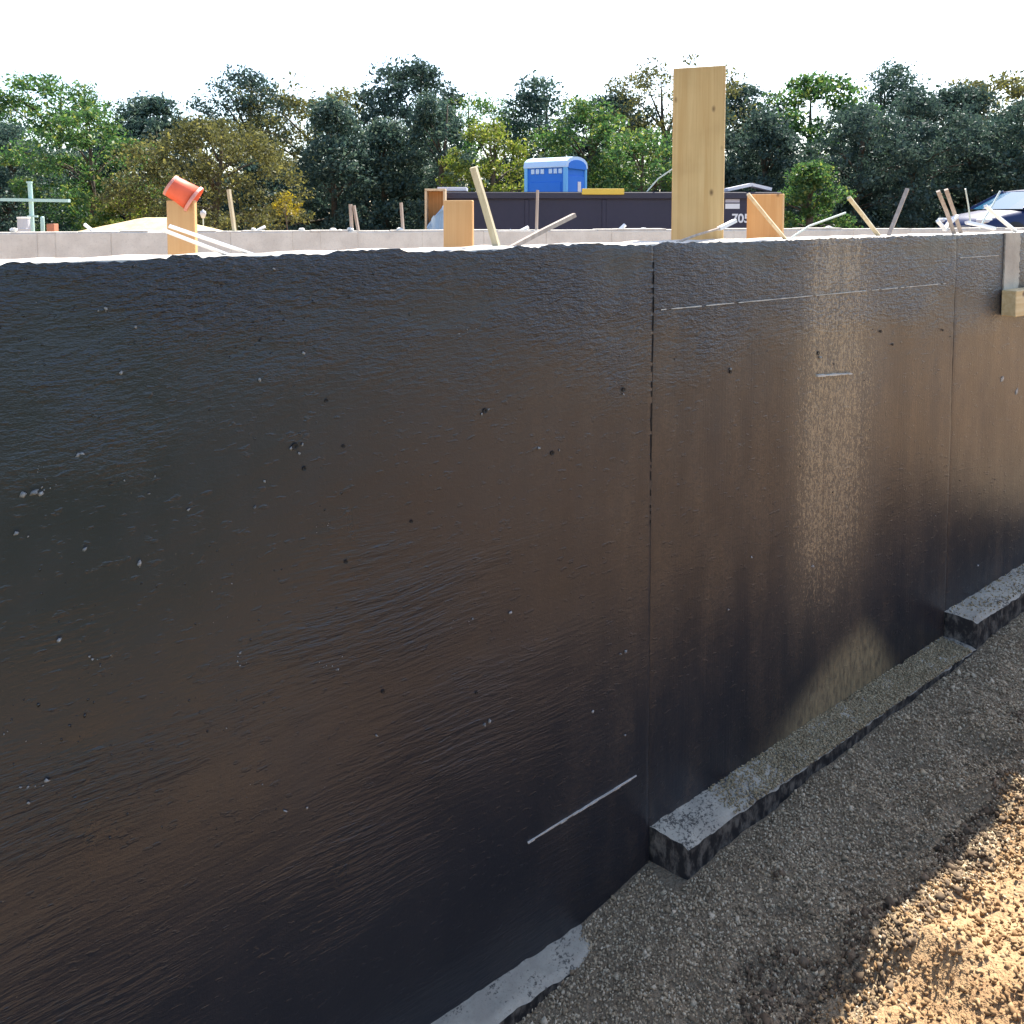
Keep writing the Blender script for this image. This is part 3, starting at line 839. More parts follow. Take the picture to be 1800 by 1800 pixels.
# ------------------------------------------------------------------ sticks, stakes and wires on the near wall
def stick(pts, w, mat, label, t=-.12, name='wooden_stake', cat='stake', round_=False, flat=None, far=False):
    f = (lambda p: far_pt(*p)) if far else (lambda p: on_wall(p[0], p[1], t))
    P = [f(p) for p in pts]
    mb = MB()
    if round_:
        mb.tube(P, w / 2, 7)
    else:
        for i in range(len(P) - 1):
            mb.bar(P[i], P[i + 1], w, flat or w * .8)
    o = mb.build(name, mat)
    c = P[0].copy()
    for v in o.data.vertices: v.co -= c
    o.location = c
    return tag(o, label, cat)
stick([(875, 440), (852, 360), (832, 294)], .024, M['stake'], 'pale wooden stake leaning left across the dumpster, beside the short post')
stick([(888, 441), (950, 408), (1010, 378)], .020, M['stake_grey'], 'greyish stick leaning right and low in front of the dumpster')
stick([(1387, 428), (1350, 384), (1315, 341)], .015, M['stake_tan'], 'thin tan stick slanting across the short wide post', -.06)
stick([(1545, 415), (1518, 380), (1492, 347)], .020, M['stake'], 'pale stake leaning left, alone before the dark trees')
stick([(1562, 414), (1575, 382), (1595, 332)], .020, M['stake_grey'], 'brownish stick leaning right next to the left-leaning pale stake')
stick([(1677, 411), (1664, 372), (1649, 336)], .022, M['stake_grey'], 'left one of two parallel sticks before the hood of the blue car')
stick([(1689, 409), (1676, 370), (1663, 333)], .022, M['stake_grey'], 'right one of two parallel sticks before the hood of the blue car', -.17)
stick([(1706, 392), (1702, 360), (1697, 332)], .010, M['wire'], 'thin upright wire in front of the blue car', -.2, 'form_wire', 'wire', True)
stick([(1384, 424), (1398, 413), (1423, 397), (1486, 374)], .011, M['wire'], 'bent pale wire rising right beside the short wide post', -.1, 'form_wire', 'wire', True)
stick([(1722, 402), (1733, 380), (1745, 360), (1758, 336)], .012, M['wire'], 'crooked wire rising before the windscreen of the blue car', -.16, 'form_wire', 'wire', True)
stick([(1786, 407), (1760, 386), (1732, 362)], .020, M['white'], 'white strip leaning left over the bare concrete strip at the right edge', -.1, 'white_strip', 'strip')
stick([(1699, 391), (1720, 395), (1748, 402)], .022, M['white'], 'white strip lying nearly flat on the wall top by the blue car', -.14, 'white_strip', 'strip')
stick([(1648, 388), (1661, 403)], .020, M['white'], 'short white scrap beside the foot of the two parallel sticks', -.1, 'white_strip', 'strip')
stick([(1660, 404), (1670, 391), (1682, 380)], .022, M['white'], 'white scrap propped against the two parallel sticks', -.14, 'white_strip', 'strip')
stick([(1190, 426), (1225, 413), (1266, 401)], .012, M['stake_grey'], 'dark thin rod lying at the foot of the tallest board', -.1, 'form_rod', 'rod', True)
stick([(1264, 402), (1292, 388)], .024, M['white'], 'white sleeve on the end of the rod before the dumpster number', -.1, 'white_strip', 'strip', flat=.016)
stick([(446, 448), (370, 422), (297, 397)], .013, M['white'], 'upper of two white strips leaning on the post below the red bucket', -.15, 'white_strip', 'strip', flat=.006)
stick([(408, 451), (348, 428), (286, 404)], .013, M['white'], 'lower of two white strips leaning on the post below the red bucket', -.10, 'white_strip', 'strip', flat=.006)
# on the far wall
stick([(413, 412), (408, 375), (402, 333)], .045, M['stake'], 'pale stake on the far wall, right of the red bucket', far=True)
stick([(619, 412), (616, 359)], .040, M['stake_grey'], 'left stake of the close pair on the far wall', far=True)
stick([(631, 412), (622, 361)], .036, M['stake_grey'], 'right stake of the close pair on the far wall', far=True)
stick([(709, 412), (705, 356)], .036, M['stake_grey'], 'single stake on the far wall, left of the dumpster', far=True)
stick([(943, 410), (945, 334)], .036, M['stake_grey'], 'upright grey stake before the middle of the dumpster, below the blue toilet', far=True)
stick([(444, 409), (466, 398)], .035, M['white'], 'white scrap tilted on the far wall beside the olive tree', far=True, name='white_strip', cat='strip')
stick([(887, 416), (899, 404)], .035, M['white'], 'small white scrap on the far wall at the foot of the long leaning stake', far=True, name='white_strip', cat='strip')
stick([(908, 410), (929, 399)], .045, M['white'], 'white scrap on the far wall before the dumpster, left of the grey stake', far=True, name='white_strip', cat='strip')
stick([(1085, 408), (1099, 395)], .045, M['white'], 'white scrap on the far wall left of the tallest board', far=True, name='white_strip', cat='strip')
stick([(148, 394), (163, 406)], .035, M['white'], 'white scrap on the far wall left of the sand heap', far=True, name='white_strip', cat='strip')
def lump(px, py, r, label, mat='crumb', seed=1, sq=.7):
    p = far_pt(px, py)
    bm = bmesh.new(); bmesh.ops.create_icosphere(bm, subdivisions=2, radius=r)
    rr = random.Random(seed)
    for v in bm.verts:
        v.co *= rr.uniform(.8, 1.2); v.co.z *= sq
    me = bpy.data.meshes.new('concrete_lump'); bm.to_mesh(me); bm.free(); me.materials.append(M[mat])
    o = link(bpy.data.objects.new('concrete_lump', me)); o.location = p
    return tag(o, label, 'lump', 'lumps on the far wall')
for i, (px, py, r_, lab) in enumerate([
    (585, 405, .05, 'white lump of mortar on the far wall, left of the close pair of stakes'),
    (598, 406, .035, 'smaller pale lump right beside the white mortar lump'),
    (616, 404, .05, 'grey lump at the foot of the close pair of stakes'),
    (703, 404, .05, 'grey lump at the foot of the single stake left of the dumpster'),
    (530, 404, .04, 'small lump on the far wall below the yellow sapling'),
    (1131, 404, .05, 'flat white lump on the far wall just left of the tallest board'),
    (1456, 402, .06, 'white lump on the far wall right of the bent wire'),
    (24, 404, .045, 'pale lump on the far wall at the left edge'),
    (445, 403, .03, 'tiny lump at the foot of the tilted white scrap')]):
    lump(px, py, r_, lab, seed=i)

# ------------------------------------------------------------------ beyond the far wall
def gz(p): return float(ground_z(p.x, p.y))
# sand heap
pc = at_depth(262, 386, 12.6); bz = gz(pc)
n = 56
u = np.linspace(-1, 1, n); A, B = np.meshgrid(u, u, indexing='ij')
rad = np.sqrt(A ** 2 + B ** 2)
hgt = pc.z - bz
Zs = (hgt + .06) * np.clip(1.06 - rad * (1.06 + .10 * np.sin(np.arctan2(B, A) * 3)), -.05, 1.0) + .03 * fbm(A * 4 + 9, B * 4 + 9, 55, 4)
I = np.arange(n * n).reshape(n, n)
f = np.stack([I[:-1, :-1], I[1:, :-1], I[1:, 1:], I[:-1, 1:]], -1).reshape(-1, 4)
o = np_mesh('sand_heap', np.stack([A * 3.3, B * 2.4, Zs - .02], -1), f, M['sand'], smooth=True)
o.location = (pc.x + .15, pc.y, bz)
tag(o, 'pale yellow sand heap behind the far wall, left of the red bucket post', 'sand heap')

# pale green clothesline-like post
p = at_depth(58, 400, 12.0); b = gz(p)
root = empty('cross_post', (p.x, p.y, b), R(-6), 'pale green post with a long crossbar behind the far wall at far left', 'post')
zt = at_depth(57, 320, 12).z - b; zc = at_depth(57, 352, 12).z - b
MB().tube([(0, 0, 0), (-.02, 0, zc), (-.03, 0, zt)], .034, 10).build('pole', M['mint'], root)
MB().tube([(-.035, 0, zt - .02), (-.035, 0, zt + .01)], .045, 10).build('cap', M['mint'], root)
MB().bar((-.50, -.045, zc + .01), (.68, -.045, zc - .01), .055, .05, (0, 1, 0)).build('crossbar', M['mint'], root)
MB().bar((-.05, -.04, zc - .26), (.12, -.04, zc - .26), .03, .03, (0, 1, 0)).build('lower_bracket', M['mint'], root)
p = at_depth(42, 400, 11.6); b = gz(p)
root = empty('grey_drum', (p.x, p.y, b), 0, 'small ribbed grey drum left of the pale green post', 'drum')
hz = at_depth(42, 382, 11.6).z - b
MB().lathe([(.0005, 0), (.085, 0), (.088, hz * .3), (.093, hz * .32), (.088, hz * .34), (.088, hz * .75), (.093, hz * .77), (.088, hz * .79), (.085, hz), (.0005, hz)], 18).build('drum_body', M['grey_plastic'], root, False)
MB().lathe([(.089, hz - .02), (.092, hz - .018), (.092, hz + .006), (.0005, hz + .008)], 18).build('lid', M['white'], root)
p = at_depth(75, 400, 11.8); b = gz(p); hz = at_depth(75, 382, 11.8).z - b
o = MB().tube([(0, 0, 0), (0, 0, hz), (0, 0, hz + .015)], [.03, .03, .012], 10).build('marker_peg', M['mint']); o.location = (p.x, p.y, b)
tag(o, 'short pale green peg right beside the crossbar post', 'peg')
p = at_depth(93, 400, 11.7); b = gz(p)
root = empty('clay_block_stack', (p.x, p.y, b), 0, 'reddish clay block stack behind the far wall, right of the crossbar post', 'blocks')
hz = at_depth(92, 393, 11.7).z - b
for k in range(3):
    MB().box((random.uniform(-.02, .02), 0, hz * (k + .5) / 3), (.16 - .02 * k, .12, hz / 3 - .006), None, .006).build('clay_block', M['brick_red'], root)
# white lantern-like thing right of the bucket post
p = at_depth(357, 375, 14.0); b = gz(p)
root = empty('garden_lantern', (p.x, p.y, b), 0, 'small pale lantern on a thin stem between the red bucket and the pale stake', 'lantern')
hz = p.z - b
MB().tube([(0, 0, 0), (0, 0, hz - .1)], .012, 8).build('stem', M['wire'], root)
MB().lathe([(.0005, hz - .10), (.03, hz - .09), (.055, hz - .01), (.05, hz + .04), (.02, hz + .05), (.0005, hz + .08)], 12).build('lamp_head', M['grey_plastic'], root, True)

# ------------------------------------------------------------------ dumpster
DY = 14.3
a = at_depth(752, 337, DY); b = at_depth(1372, 337, DY)
L = b.x - a.x; zb = GRADE + .05; H = a.z - zb; W = 2.35
dm = empty('roll_off_dumpster', (a.x, DY, zb), 0, 'long navy roll-off dumpster behind the far wall', 'dumpster')
side = M['navy']
MB().box((L / 2, .03, H / 2 + .1), (L - .3, .05, H - .2)).build('front_panel', side, dm)
MB().box((L / 2, W, H / 2 + .1), (L - .3, .05, H - .2)).build('back_panel', side, dm)
MB().box((L - .08, W / 2, H / 2 + .1), (.06, W - .06, H - .2)).build('end_panel', side, dm)
MB().box((.10, W / 2, H / 2 - .05), (.06, W - .06, H - .45)).build('end_panel', side, dm)
MB().box((L / 2, W / 2, .12), (L - .2, W - .04, .08)).build('floor_plate', M['navy_rail'], dm)
MB().box((L / 2 + .05, -.01, H - .075), (L - .1, .12, .13), None, .012).build('top_rail', M['navy_rail'], dm)
MB().box((L / 2 + .05, W, H - .075), (L - .1, .12, .13), None, .012).build('top_rail', M['navy_rail'], dm)
MB().box((L / 2, -.01, .14), (L - .1, .12, .14), None, .012).build('bottom_rail', M['navy_rail'], dm)
for k in range(5):
    x = .42 + k * (L - .84) / 4
    MB().box((x, .012, H / 2 + .03), (.09, .05, H - .34), None, .012).build('side_rib', side, dm)
for x in (.5, L - .5):
    MB().lathe([(.0005, -.1), (.09, -.1), (.09, .1), (.0005, .1)], 14, Matrix.Rotation(R(90), 3, 'X'), (x, .35, .06)).build('roller', M['trim'], dm)
# decal and number on the right end of the near side
def decal(px0, py0, px1, py1, mat, name, y=-.006):
    p = at_depth(px0, py0, DY); q = at_depth(px1, py1, DY)
    MB().box(((p.x + q.x) / 2 - a.x, y, (p.z + q.z) / 2 - zb), (abs(q.x - p.x), .006, abs(p.z - q.z))).build(name, mat, dm)
decal(1275, 358, 1300, 367, M['label_white'], 'decal', -.003)
decal(1275, 350, 1300, 356, M['label_grey'], 'decal', -.003)
decal(1281, 346, 1294, 348.5, M['label_grey'], 'decal', -.003)
def text_mesh(txt, size, loc, parent, mat, name='number', rot=(R(90), 0, 0)):
    cu = bpy.data.curves.new('txt', 'FONT'); cu.body = txt; cu.size = size; cu.extrude = .003; cu.offset = .006
    tmp = bpy.data.objects.new('txt', cu); COL.objects.link(tmp)
    bpy.context.view_layer.update()
    dg = bpy.context.evaluated_depsgraph_get()
    me = bpy.data.meshes.new_from_object(tmp.evaluated_get(dg))
    bpy.data.objects.remove(tmp); bpy.data.curves.remove(cu)
    me.name = name; me.materials.clear(); me.materials.append(mat)
    o = link(bpy.data.objects.new(name, me), parent); o.location = loc; o.rotation_euler = rot
    return o
p = at_depth(1286, 391, DY)
text_mesh('705', .235, (p.x - a.x, -.004, p.z - zb), dm, M['label_white'])
# things in and on the dumpster
p = at_depth(748, 336, DY - .35); q = at_depth(784, 372, DY - .35)
root = empty('wooden_box', (p.x, DY - .35, gz(at_depth(765, 405, DY - .35))), 0, 'open brown wooden box with an orange back at the left end of the dumpster', 'box')
bw = q.x - p.x; z0 = root.location.z; zt = p.z - z0; zq = q.z - z0
MB().box((bw / 2, .16, zt / 2), (bw - .03, .02, zt)).build('back_board', M['orange_board'], root)
for x, hgt in ((.02, zt), (bw - .02, zt)):
    MB().box((x, .0, hgt / 2), (.04, .30, hgt), None, .004).build('side_board', M['frame_wood'], root)
MB().box((bw / 2, .0, zt + .022), (bw, .30, .04), None, .004).build('top_board', M['frame_wood'], root)
# tarp: a draped sheet
nu_, nv_ = 26, 18
uu, vv = np.meshgrid(np.linspace(0, 1, nu_), np.linspace(0, 1, nv_), indexing='ij')
p = at_depth(750, 392, DY - .6); q = at_depth(779, 362, DY - .6)
TX = p.x + (q.x - p.x) * uu + .04 * vv
TY = DY - .6 + .12 * np.sin(uu * 9 + vv * 3) * .3 + .15 * vv
TZ = p.z - .10 + (q.z - p.z + .10) * uu ** .75 - .42 * vv ** 1.4 + .05 * fbm(uu * 5 + 2, vv * 5 + 2, 33, 3)
I = np.arange(nu_ * nv_).reshape(nu_, nv_)
f = np.stack([I[:-1, :-1], I[1:, :-1], I[1:, 1:], I[:-1, 1:]], -1).reshape(-1, 4)
o = np_mesh('blue_tarp', np.stack([TX, TY, TZ], -1), f, M['tarp'], smooth=True)
md = o.modifiers.new('thickness', 'SOLIDIFY'); md.thickness = .012
tag(o, 'crumpled pale blue tarp hanging below the wooden box at the dumpster end', 'tarp')
def on_dump(px0, py0, px1, py1, yy, mat, name, label, cat, th=.25):
    p = at_depth(px0, py0, yy); q = at_depth(px1, py1, yy)
    o = MB().box((0, 0, 0), (abs(q.x - p.x), th, max(.03, abs(p.z - q.z))), None, .006).build(name, mat)
    o.location = ((p.x + q.x) / 2, yy + th / 2 - .02, (p.z + q.z) / 2)
    return tag(o, label, cat)
on_dump(769, 329, 820, 335.6, DY + .06, M['grey_sheet'], 'grey_sheet', 'flat grey sheet lying on the left end of the dumpster rim', 'sheet', .5)
on_dump(1023, 331.5, 1097, 342, DY - .13, M['yellow'], 'yellow_board', 'yellow board lying along the dumpster rim right of the blue toilet', 'board', .06)
p = at_depth(1276, 334, DY + .2); q = at_depth(1318, 325, DY + .2); r2 = at_depth(1352, 333, DY + .2)
mb = MB()
for A_, B_ in ((p, q), (q, r2)):
    mb.bar(A_, B_, .06, .3, (0, 0, 1))
tag(mb.build('bent_sheet', M['grey_sheet']), 'bent pale sheet poking up over the right end of the dumpster', 'sheet')
mb = MB(); A_ = at_depth(1137, 337, DY + .1); B_ = at_depth(1182, 297, DY + .1); mb.tube([A_, (A_ + B_) / 2 + Vector((-.03, 0, .03)), B_], .014, 6)
tag(mb.build('loose_wire', M['wire']), 'loose wire rising from the dumpster rim left of the tallest board', 'wire')

# ------------------------------------------------------------------ portable toilet
TYD = 19.0
p = at_depth(970, 330, TYD); tb = gz(p)
yaw = R(-34)
pt = empty('portable_toilet', (p.x + .10, p.y, tb), yaw, 'blue portable toilet with a pale rounded roof behind the dumpster', 'toilet')
HW, HD = .60, .52                     # half sizes: x (long vented side faces -y), door side faces +x
eave = at_depth(955, 296, TYD).z - tb; ridge = at_depth(955, 277, TYD).z - tb
MB().box((0, 0, .07), (2 * HW + .1, 2 * HD + .1, .14), None, .02).build('skid_base', M['trim'], pt)
MB().box((0, 0, (eave + .14) / 2), (2 * HW - .04, 2 * HD - .04, eave - .14), None, .01).build('cabin', M['toilet_blue'], pt)
for sx in (-1, 1):
    for sy in (-1, 1):
        MB().box((sx * (HW - .03), sy * (HD - .03), (eave + .14) / 2), (.10, .10, eave - .12), None, .015).build('corner_post', M['toilet_light'], pt)
arc = [(-HD - .03, eave - .01)]
for k in range(9):
    tt = math.pi * (1 - k / 8)
    arc.append((math.cos(tt) * (HD + .03), eave + .02 + (ridge - eave - .02) * math.sin(tt) ** .75))
arc.append((HD + .03, eave - .01))
mb = MB(); out = [Vector((-HW - .03, y, z)) for y, z in arc]; mb.prism(out, (2 * HW + .06, 0, 0)); mb.build('roof', M['toilet_roof'], pt)
inn = [Vector((HW + .031, y * .84, eave - .03 + (z - eave) * .80)) for y, z in arc]
mb = MB(); mb.prism(inn, (.012, 0, 0)); mb.build('gable_panel', M['toilet_blue'], pt)
for g0 in (-.46, .06):
    for k in range(3):
        MB().box((g0 + .09 + k * .14, -HD + .012, eave - .10), (.10, .03, .12), None, .006).build('vent_slot', M['toilet_roof'], pt)
MB().box((0, -HD + .013, eave * .47), (2 * HW - .3, .02, eave - .62), None, .008).build('side_panel', M['toilet_blue'], pt)
MB().box((HW - .012, 0, eave * .48), (.03, 2 * HD - .2, eave - .35), None, .008).build('door', M['toilet_blue'], pt)
MB().box((HW + .008, .14, eave - .50), (.012, .16, .30)).build('door_sign', M['label_white'], pt)
MB().box((HW + .015, -.30, eave * .5), (.03, .04, .16), None, .006).build('door_handle', M['trim'], pt)

# ------------------------------------------------------------------ parked car (nose to the left)
CY = 18.6
p = at_depth(1682, 392, CY); cb = gz(at_depth(1760, 400, CY))
car = empty('parked_car', (p.x, p.y, cb), R(10), 'dark blue car parked behind the walls at the right edge', 'car')
CL, CWD = 4.55, 1.78
def body_z_top(x): return np.interp(x, [0, .06, .25, .7, 1.15, 1.35, 3.6, 4.2, 4.5, 4.55], [.50, .66, .76, .87, .95, .98, 1.02, 1.05, .98, .75])
xs = np.array([0, .03, .1, .25, .45, .7, .95, 1.15, 1.35, 1.8, 2.3, 2.8, 3.3, 3.7, 4.0, 4.2, 4.4, 4.5, 4.55])
def half_w(x): return np.interp(x, [0, .03, .1, .3, .7, 1.2, 3.3, 4.1, 4.4, 4.55], [.55, .68, .76, .83, .87, .89, .89, .86, .80, .66])
prof = [(-1, .28), (-1, .45), (-1.0, .66), (-.97, .86), (-.88, .96), (-.55, 1.0), (0, 1.015), (.55, 1.0), (.88, .96), (.97, .86), (1.0, .66), (1, .45), (1, .28)]
Vb = []
for x in xs:
    w = half_w(x); zt = body_z_top(x)
    for a_, zf in prof:
        zz = .22 + (zt - .22) * max(0, (zf - .28) / (1.015 - .28))
        Vb.append((x, a_ * w, zz))
nP = len(prof); Fb = []
for i in range(len(xs) - 1):
    for j in range(nP - 1):
        Fb.append((i * nP + j, i * nP + j + 1, (i + 1) * nP + j + 1, (i + 1) * nP + j))
mb = MB(); mb.add(Vb, Fb); mb.add([Vb[j] for j in range(nP)], [tuple(range(nP))]); mb.add([Vb[(len(xs) - 1) * nP + j] for j in range(nP)], [tuple(range(nP))])
o = mb.build('body', M['car'], car, True)
# greenhouse: roof skin on pillars, glass between
gx = [1.12, 1.95, 2.6, 3.3, 4.05]; gzt = [.95, 1.40, 1.45, 1.42, 1.04]
def gh(x): return float(np.interp(x, gx, gzt))
def gw(z): return .84 - (z - .95) * .42
RF = []; xsr = [1.85, 1.95, 2.15, 2.4, 2.7, 3.0, 3.25, 3.4]
nr = 9; Vr = []
for x in xsr:
    z = gh(x)
    for k in range(nr):
        u_ = -1 + 2 * k / (nr - 1); Vr.append((x, u_ * (gw(z) + .01), z + .035 * (1 - u_ * u_) + .012))
Fr = [(i * nr + j, i * nr + j + 1, (i + 1) * nr + j + 1, (i + 1) * nr + j) for i in range(len(xsr) - 1) for j in range(nr - 1)]
mb = MB(); mb.add(Vr, Fr); o = mb.build('roof', M['car'], car, True); o.modifiers.new('t', 'SOLIDIFY').thickness = .03
mb = MB(); mb.add([(1.14, -.80, .955), (1.14, .80, .955), (1.90, .64, 1.385), (1.90, -.64, 1.385), (1.08, -.4, .955), (1.08, .4, .955), (1.86, .32, 1.40), (1.86, -.32, 1.40)], [(0, 4, 7, 3), (4, 5, 6, 7), (5, 1, 2, 6)]); mb.build('windscreen', M['car_glass'], car)
mb = MB(); mb.add([(4.08, -.78, 1.03), (4.08, .78, 1.03), (3.36, .63, 1.40), (3.36, -.63, 1.40)], [(0, 1, 2, 3)]); mb.build('rear_window', M['car_glass'], car)
for sy in (-1, 1):
    lo = lambda x: (x, sy * .845, 1.0)
    hi = lambda x: (x, sy * gw(gh(x) - .03), gh(x) - .02)
    mb = MB(); mb.add([lo(1.32), lo(2.55), hi(2.55), hi(1.98)], [(0, 1, 2, 3)]); mb.build('side_window', M['car_glass'], car)
    mb = MB(); mb.add([lo(2.62), lo(3.75), hi(3.30), hi(2.62)], [(0, 1, 2, 3)]); mb.build('side_window', M['car_glass'], car)
    MB().bar((1.12, sy * .83, .96), (1.93, sy * (gw(1.38)), 1.40), .06, .05).build('front_pillar', M['car'], car)
    MB().bar((2.585, sy * .85, .98), (2.585, sy * (gw(1.43)), 1.44), .07, .04).build('centre_pillar', M['trim'], car)
    MB().bar((4.08, sy * .82, 1.02), (3.34, sy * gw(1.40), 1.41), .10, .05).build('rear_pillar', M['car'], car)
    MB().bar((1.25, sy * .862, .985), (3.85, sy * .862, 1.005), .022, .02, (0, 1, 0)).build('window_trim', M['chrome'], car)
    MB().bar((1.14, sy * .842, .992), (1.95, sy * (gw(1.38) + .015), 1.435), .022, .02).build('pillar_trim', M['chrome'], car)
    MB().box((1.50, sy * .96, 1.03), (.16, .20, .13), None, .03).build('wing_mirror', M['trim'], car)
    MB().box((.20, sy * .64, .66), (.30, .26, .14), None, .04).build('headlight', M['lamp'], car)
    for x in (.85, 3.6):
        rot = Matrix.Rotation(R(90), 3, 'X')
        wl = MB().lathe([(.20, -.1), (.31, -.1), (.325, -.06), (.325, .06), (.31, .1), (.20, .1)], 28, rot, (x, sy * .80, .325)).build('wheel', M['tyre'], car, True)
        MB().lathe([(.0005, -.09), (.06, -.09), (.10, -.06), (.19, -.08), (.205, -.06), (.205, .06), (.19, .08), (.10, .06), (.06, .09), (.0005, .09)], 20, rot, (x, sy * .80, .325)).build('rim', M['alloy'], wl)
MB().box((.0, 0, .46), (.08, 1.0, .16), None, .03).build('grille', M['trim'], car)
MB().box((.03, 0, .30), (.14, 1.3, .12), None, .03).build('bumper', M['trim'], car)

# ------------------------------------------------------------------ trees and shrubs
def leaves(C, n, size, seed, droop=0.0):
    """n diamond leaves round the points C"""
    r = np.random.default_rng(seed)
    a = r.normal(size=(n, 3)); a[:, 2] -= droop; a /= np.linalg.norm(a, axis=1)[:, None]
    b = r.normal(size=(n, 3)); b -= (a * b).sum(1)[:, None] * a; b /= np.linalg.norm(b, axis=1)[:, None]
    L = size * (.45 + 1.1 * r.random(n) ** 1.6)[:, None]; Wd = L * r.uniform(.4, .6, n)[:, None]
    c = np.cross(a, b) * L * .12
    V = np.stack([C - a * L * .5, C + b * Wd * .5 + c, C + a * L * .5, C - b * Wd * .5 + c], 1)
    return V
def crown_points(r, n, h0, h1, rad, shape, nclump, spread):
    cl = []
    while len(cl) < nclump:
        u = r.random(); z = h0 + (h1 - h0) * u
        if shape == 'cone': R_ = rad * (1 - u) ** .8 + .12 * rad
        elif shape == 'round': R_ = rad * math.sqrt(max(.03, 1 - (2 * u - .85) ** 2 / 1.35))
        elif shape == 'dome': R_ = rad * math.sqrt(max(.02, 1 - u ** 2.2))
        else: R_ = rad * (.75 + .25 * math.sin(u * 3.1))
        th = r.random() * 6.2832; q = R_ * (r.random() ** .38)
        cl.append((q * math.cos(th), q * math.sin(th), z, r.uniform(.6, 1.3)))
    cl = np.array(cl)
    w = r.integers(0, nclump, n)
    d = r.normal(size=(n, 3)); d /= np.linalg.norm(d, axis=1)[:, None]
    d *= (r.random(n) ** .45)[:, None] * spread * cl[w, 3][:, None]
    d[:, 2] *= .65
    return cl, cl[w, :3] + d
def tree(name, px, Y, label, leaf, ptop, w_m, shape='round', n=9000, size=.13, nclump=90, spread=.5, h0f=.05, cat='tree', group='trees beyond the building site', seed=0, droop=.2, trunk=.12, pbot=None):
    r = np.random.default_rng(1000 + seed)
    n = int(n * 1.4); size = size * .82
    p = at_depth(px, 375, Y); b = gz(p)
    H = at_depth(px, ptop, Y).z - b
    root = empty(name, (p.x, p.y, b), r.random() * 6.28, label, cat, group)
    h0 = H * h0f
    cl, C = crown_points(r, n, h0, H - spread * .4, w_m / 2, shape, nclump, spread)
    V = leaves(C, n, size, 50 + seed, droop)
    np_mesh('crown', V.reshape(-1, 3), np.arange(n * 4).reshape(n, 4), leaf, root)
    mb = MB()
    lean = r.normal(size=2) * .04 * H
    P = [Vector((0, 0, -.15)), Vector((lean[0] * .4, lean[1] * .4, H * .35)), Vector((lean[0], lean[1], H * .65)), Vector((lean[0] * 1.2, lean[1] * 1.2, H * .9))]
    mb.tube(P, [trunk, trunk * .8, trunk * .45, trunk * .12], 8)
    for k in range(min(16, nclump // 3)):
        c = cl[r.integers(0, nclump)]
        zz = max(.15 * H, min(c[2] * .7, H * .75)); f = zz / (H * .9)
        s_ = Vector((lean[0] * f, lean[1] * f, zz)); e = Vector(c[:3])
        mb.tube([s_, s_.lerp(e, .5) + Vector((0, 0, .06 * H * r.random())), e], [trunk * .35, trunk * .2, trunk * .06], 5)
    mb.build('trunk', M['bark'], root, True)
    return root
# front row, as the photograph shows it from left to right
tree('evergreen_tree', 20, 25, 'dark evergreen tree behind the crossbar post at the far left', M['leaf_dark'], 215, 5.0, 'cone', 11000, .15, 130, .55, .02, seed=1)
tree('broadleaf_tree', 165, 23, 'green tree with yellow sunlit leaves right of the crossbar post', M['leaf_green'], 190, 4.6, 'round', 9500, .15, 85, .5, .05, seed=2)
tree('broadleaf_tree', 228, 22, 'low yellow-green shrub behind the sand heap', M['leaf_bright'], 330, 2.4, 'dome', 3000, .13, 34, .34, .05, cat='shrub', seed=3)
tree('olive_tree', 375, 20.5, 'wide rounded olive-brown tree behind the red bucket', M['leaf_olive'], 205, 5.5, 'dome', 15000, .12, 150, .45, .12, seed=4, droop=.6)
tree('young_sapling', 507, 16.5, 'small yellow-leaved sapling on a thin stem right of the olive tree', M['leaf_yellow'], 338, .58, 'round', 420, .075, 18, .14, .62, seed=5, trunk=.02, cat='sapling')
tree('evergreen_tree', 590, 25, 'dark blue-green evergreen behind the close pair of stakes', M['leaf_dark'], 170, 4.2, 'cone', 12000, .15, 130, .5, .01, seed=6)
tree('evergreen_tree', 680, 26, 'dark blue-green evergreen behind the single stake', M['leaf_dark'], 205, 4.2, 'cone', 12000, .15, 130, .5, .01, seed=7)
tree('evergreen_tree', 765, 25.5, 'dark evergreen behind the left end of the dumpster', M['leaf_dark'], 160, 4.0, 'cone', 11000, .15, 120, .5, .01, seed=8)
tree('broadleaf_tree', 862, 23.5, 'bright yellow-green tree left of the blue toilet', M['leaf_bright'], 215, 3.0, 'round', 7500, .14, 70, .42, .04, seed=9)
tree('broadleaf_tree', 1030, 26, 'green tree rising behind the blue toilet', M['leaf_green'], 175, 4.0, 'round', 8500, .15, 85, .5, .03, seed=10)
tree('broadleaf_tree', 1125, 24, 'green tree left of the tallest board', M['leaf_green'], 225, 3.8, 'round', 9500, .15, 90, .5, .02, seed=11)
tree('evergreen_tree', 1235, 26, 'dark tree behind the tallest board', M['leaf_deep'], 150, 4.4, 'cone', 11000, .16, 120, .55, .01, seed=12)
tree('evergreen_tree', 1340, 25, 'very dark tree above the right end of the dumpster', M['leaf_deep'], 195, 4.2, 'cone', 11000, .16, 120, .55, .01, seed=13)
tree('broadleaf_tree', 1425, 21.5, 'low green bush between the short wide post and the left-leaning pale stake', M['leaf_green'], 282, 2.3, 'dome', 6000, .13, 50, .38, .03, cat='shrub', seed=14)
tree('evergreen_tree', 1500, 25, 'very dark tree behind the left-leaning pale stake', M['leaf_deep'], 180, 4.4, 'round', 11000, .16, 120, .55, .01, seed=15)
tree('evergreen_tree', 1605, 26, 'very dark tree left of the two parallel sticks', M['leaf_deep'], 160, 4.6, 'round', 11000, .16, 120, .55, .01, seed=16)
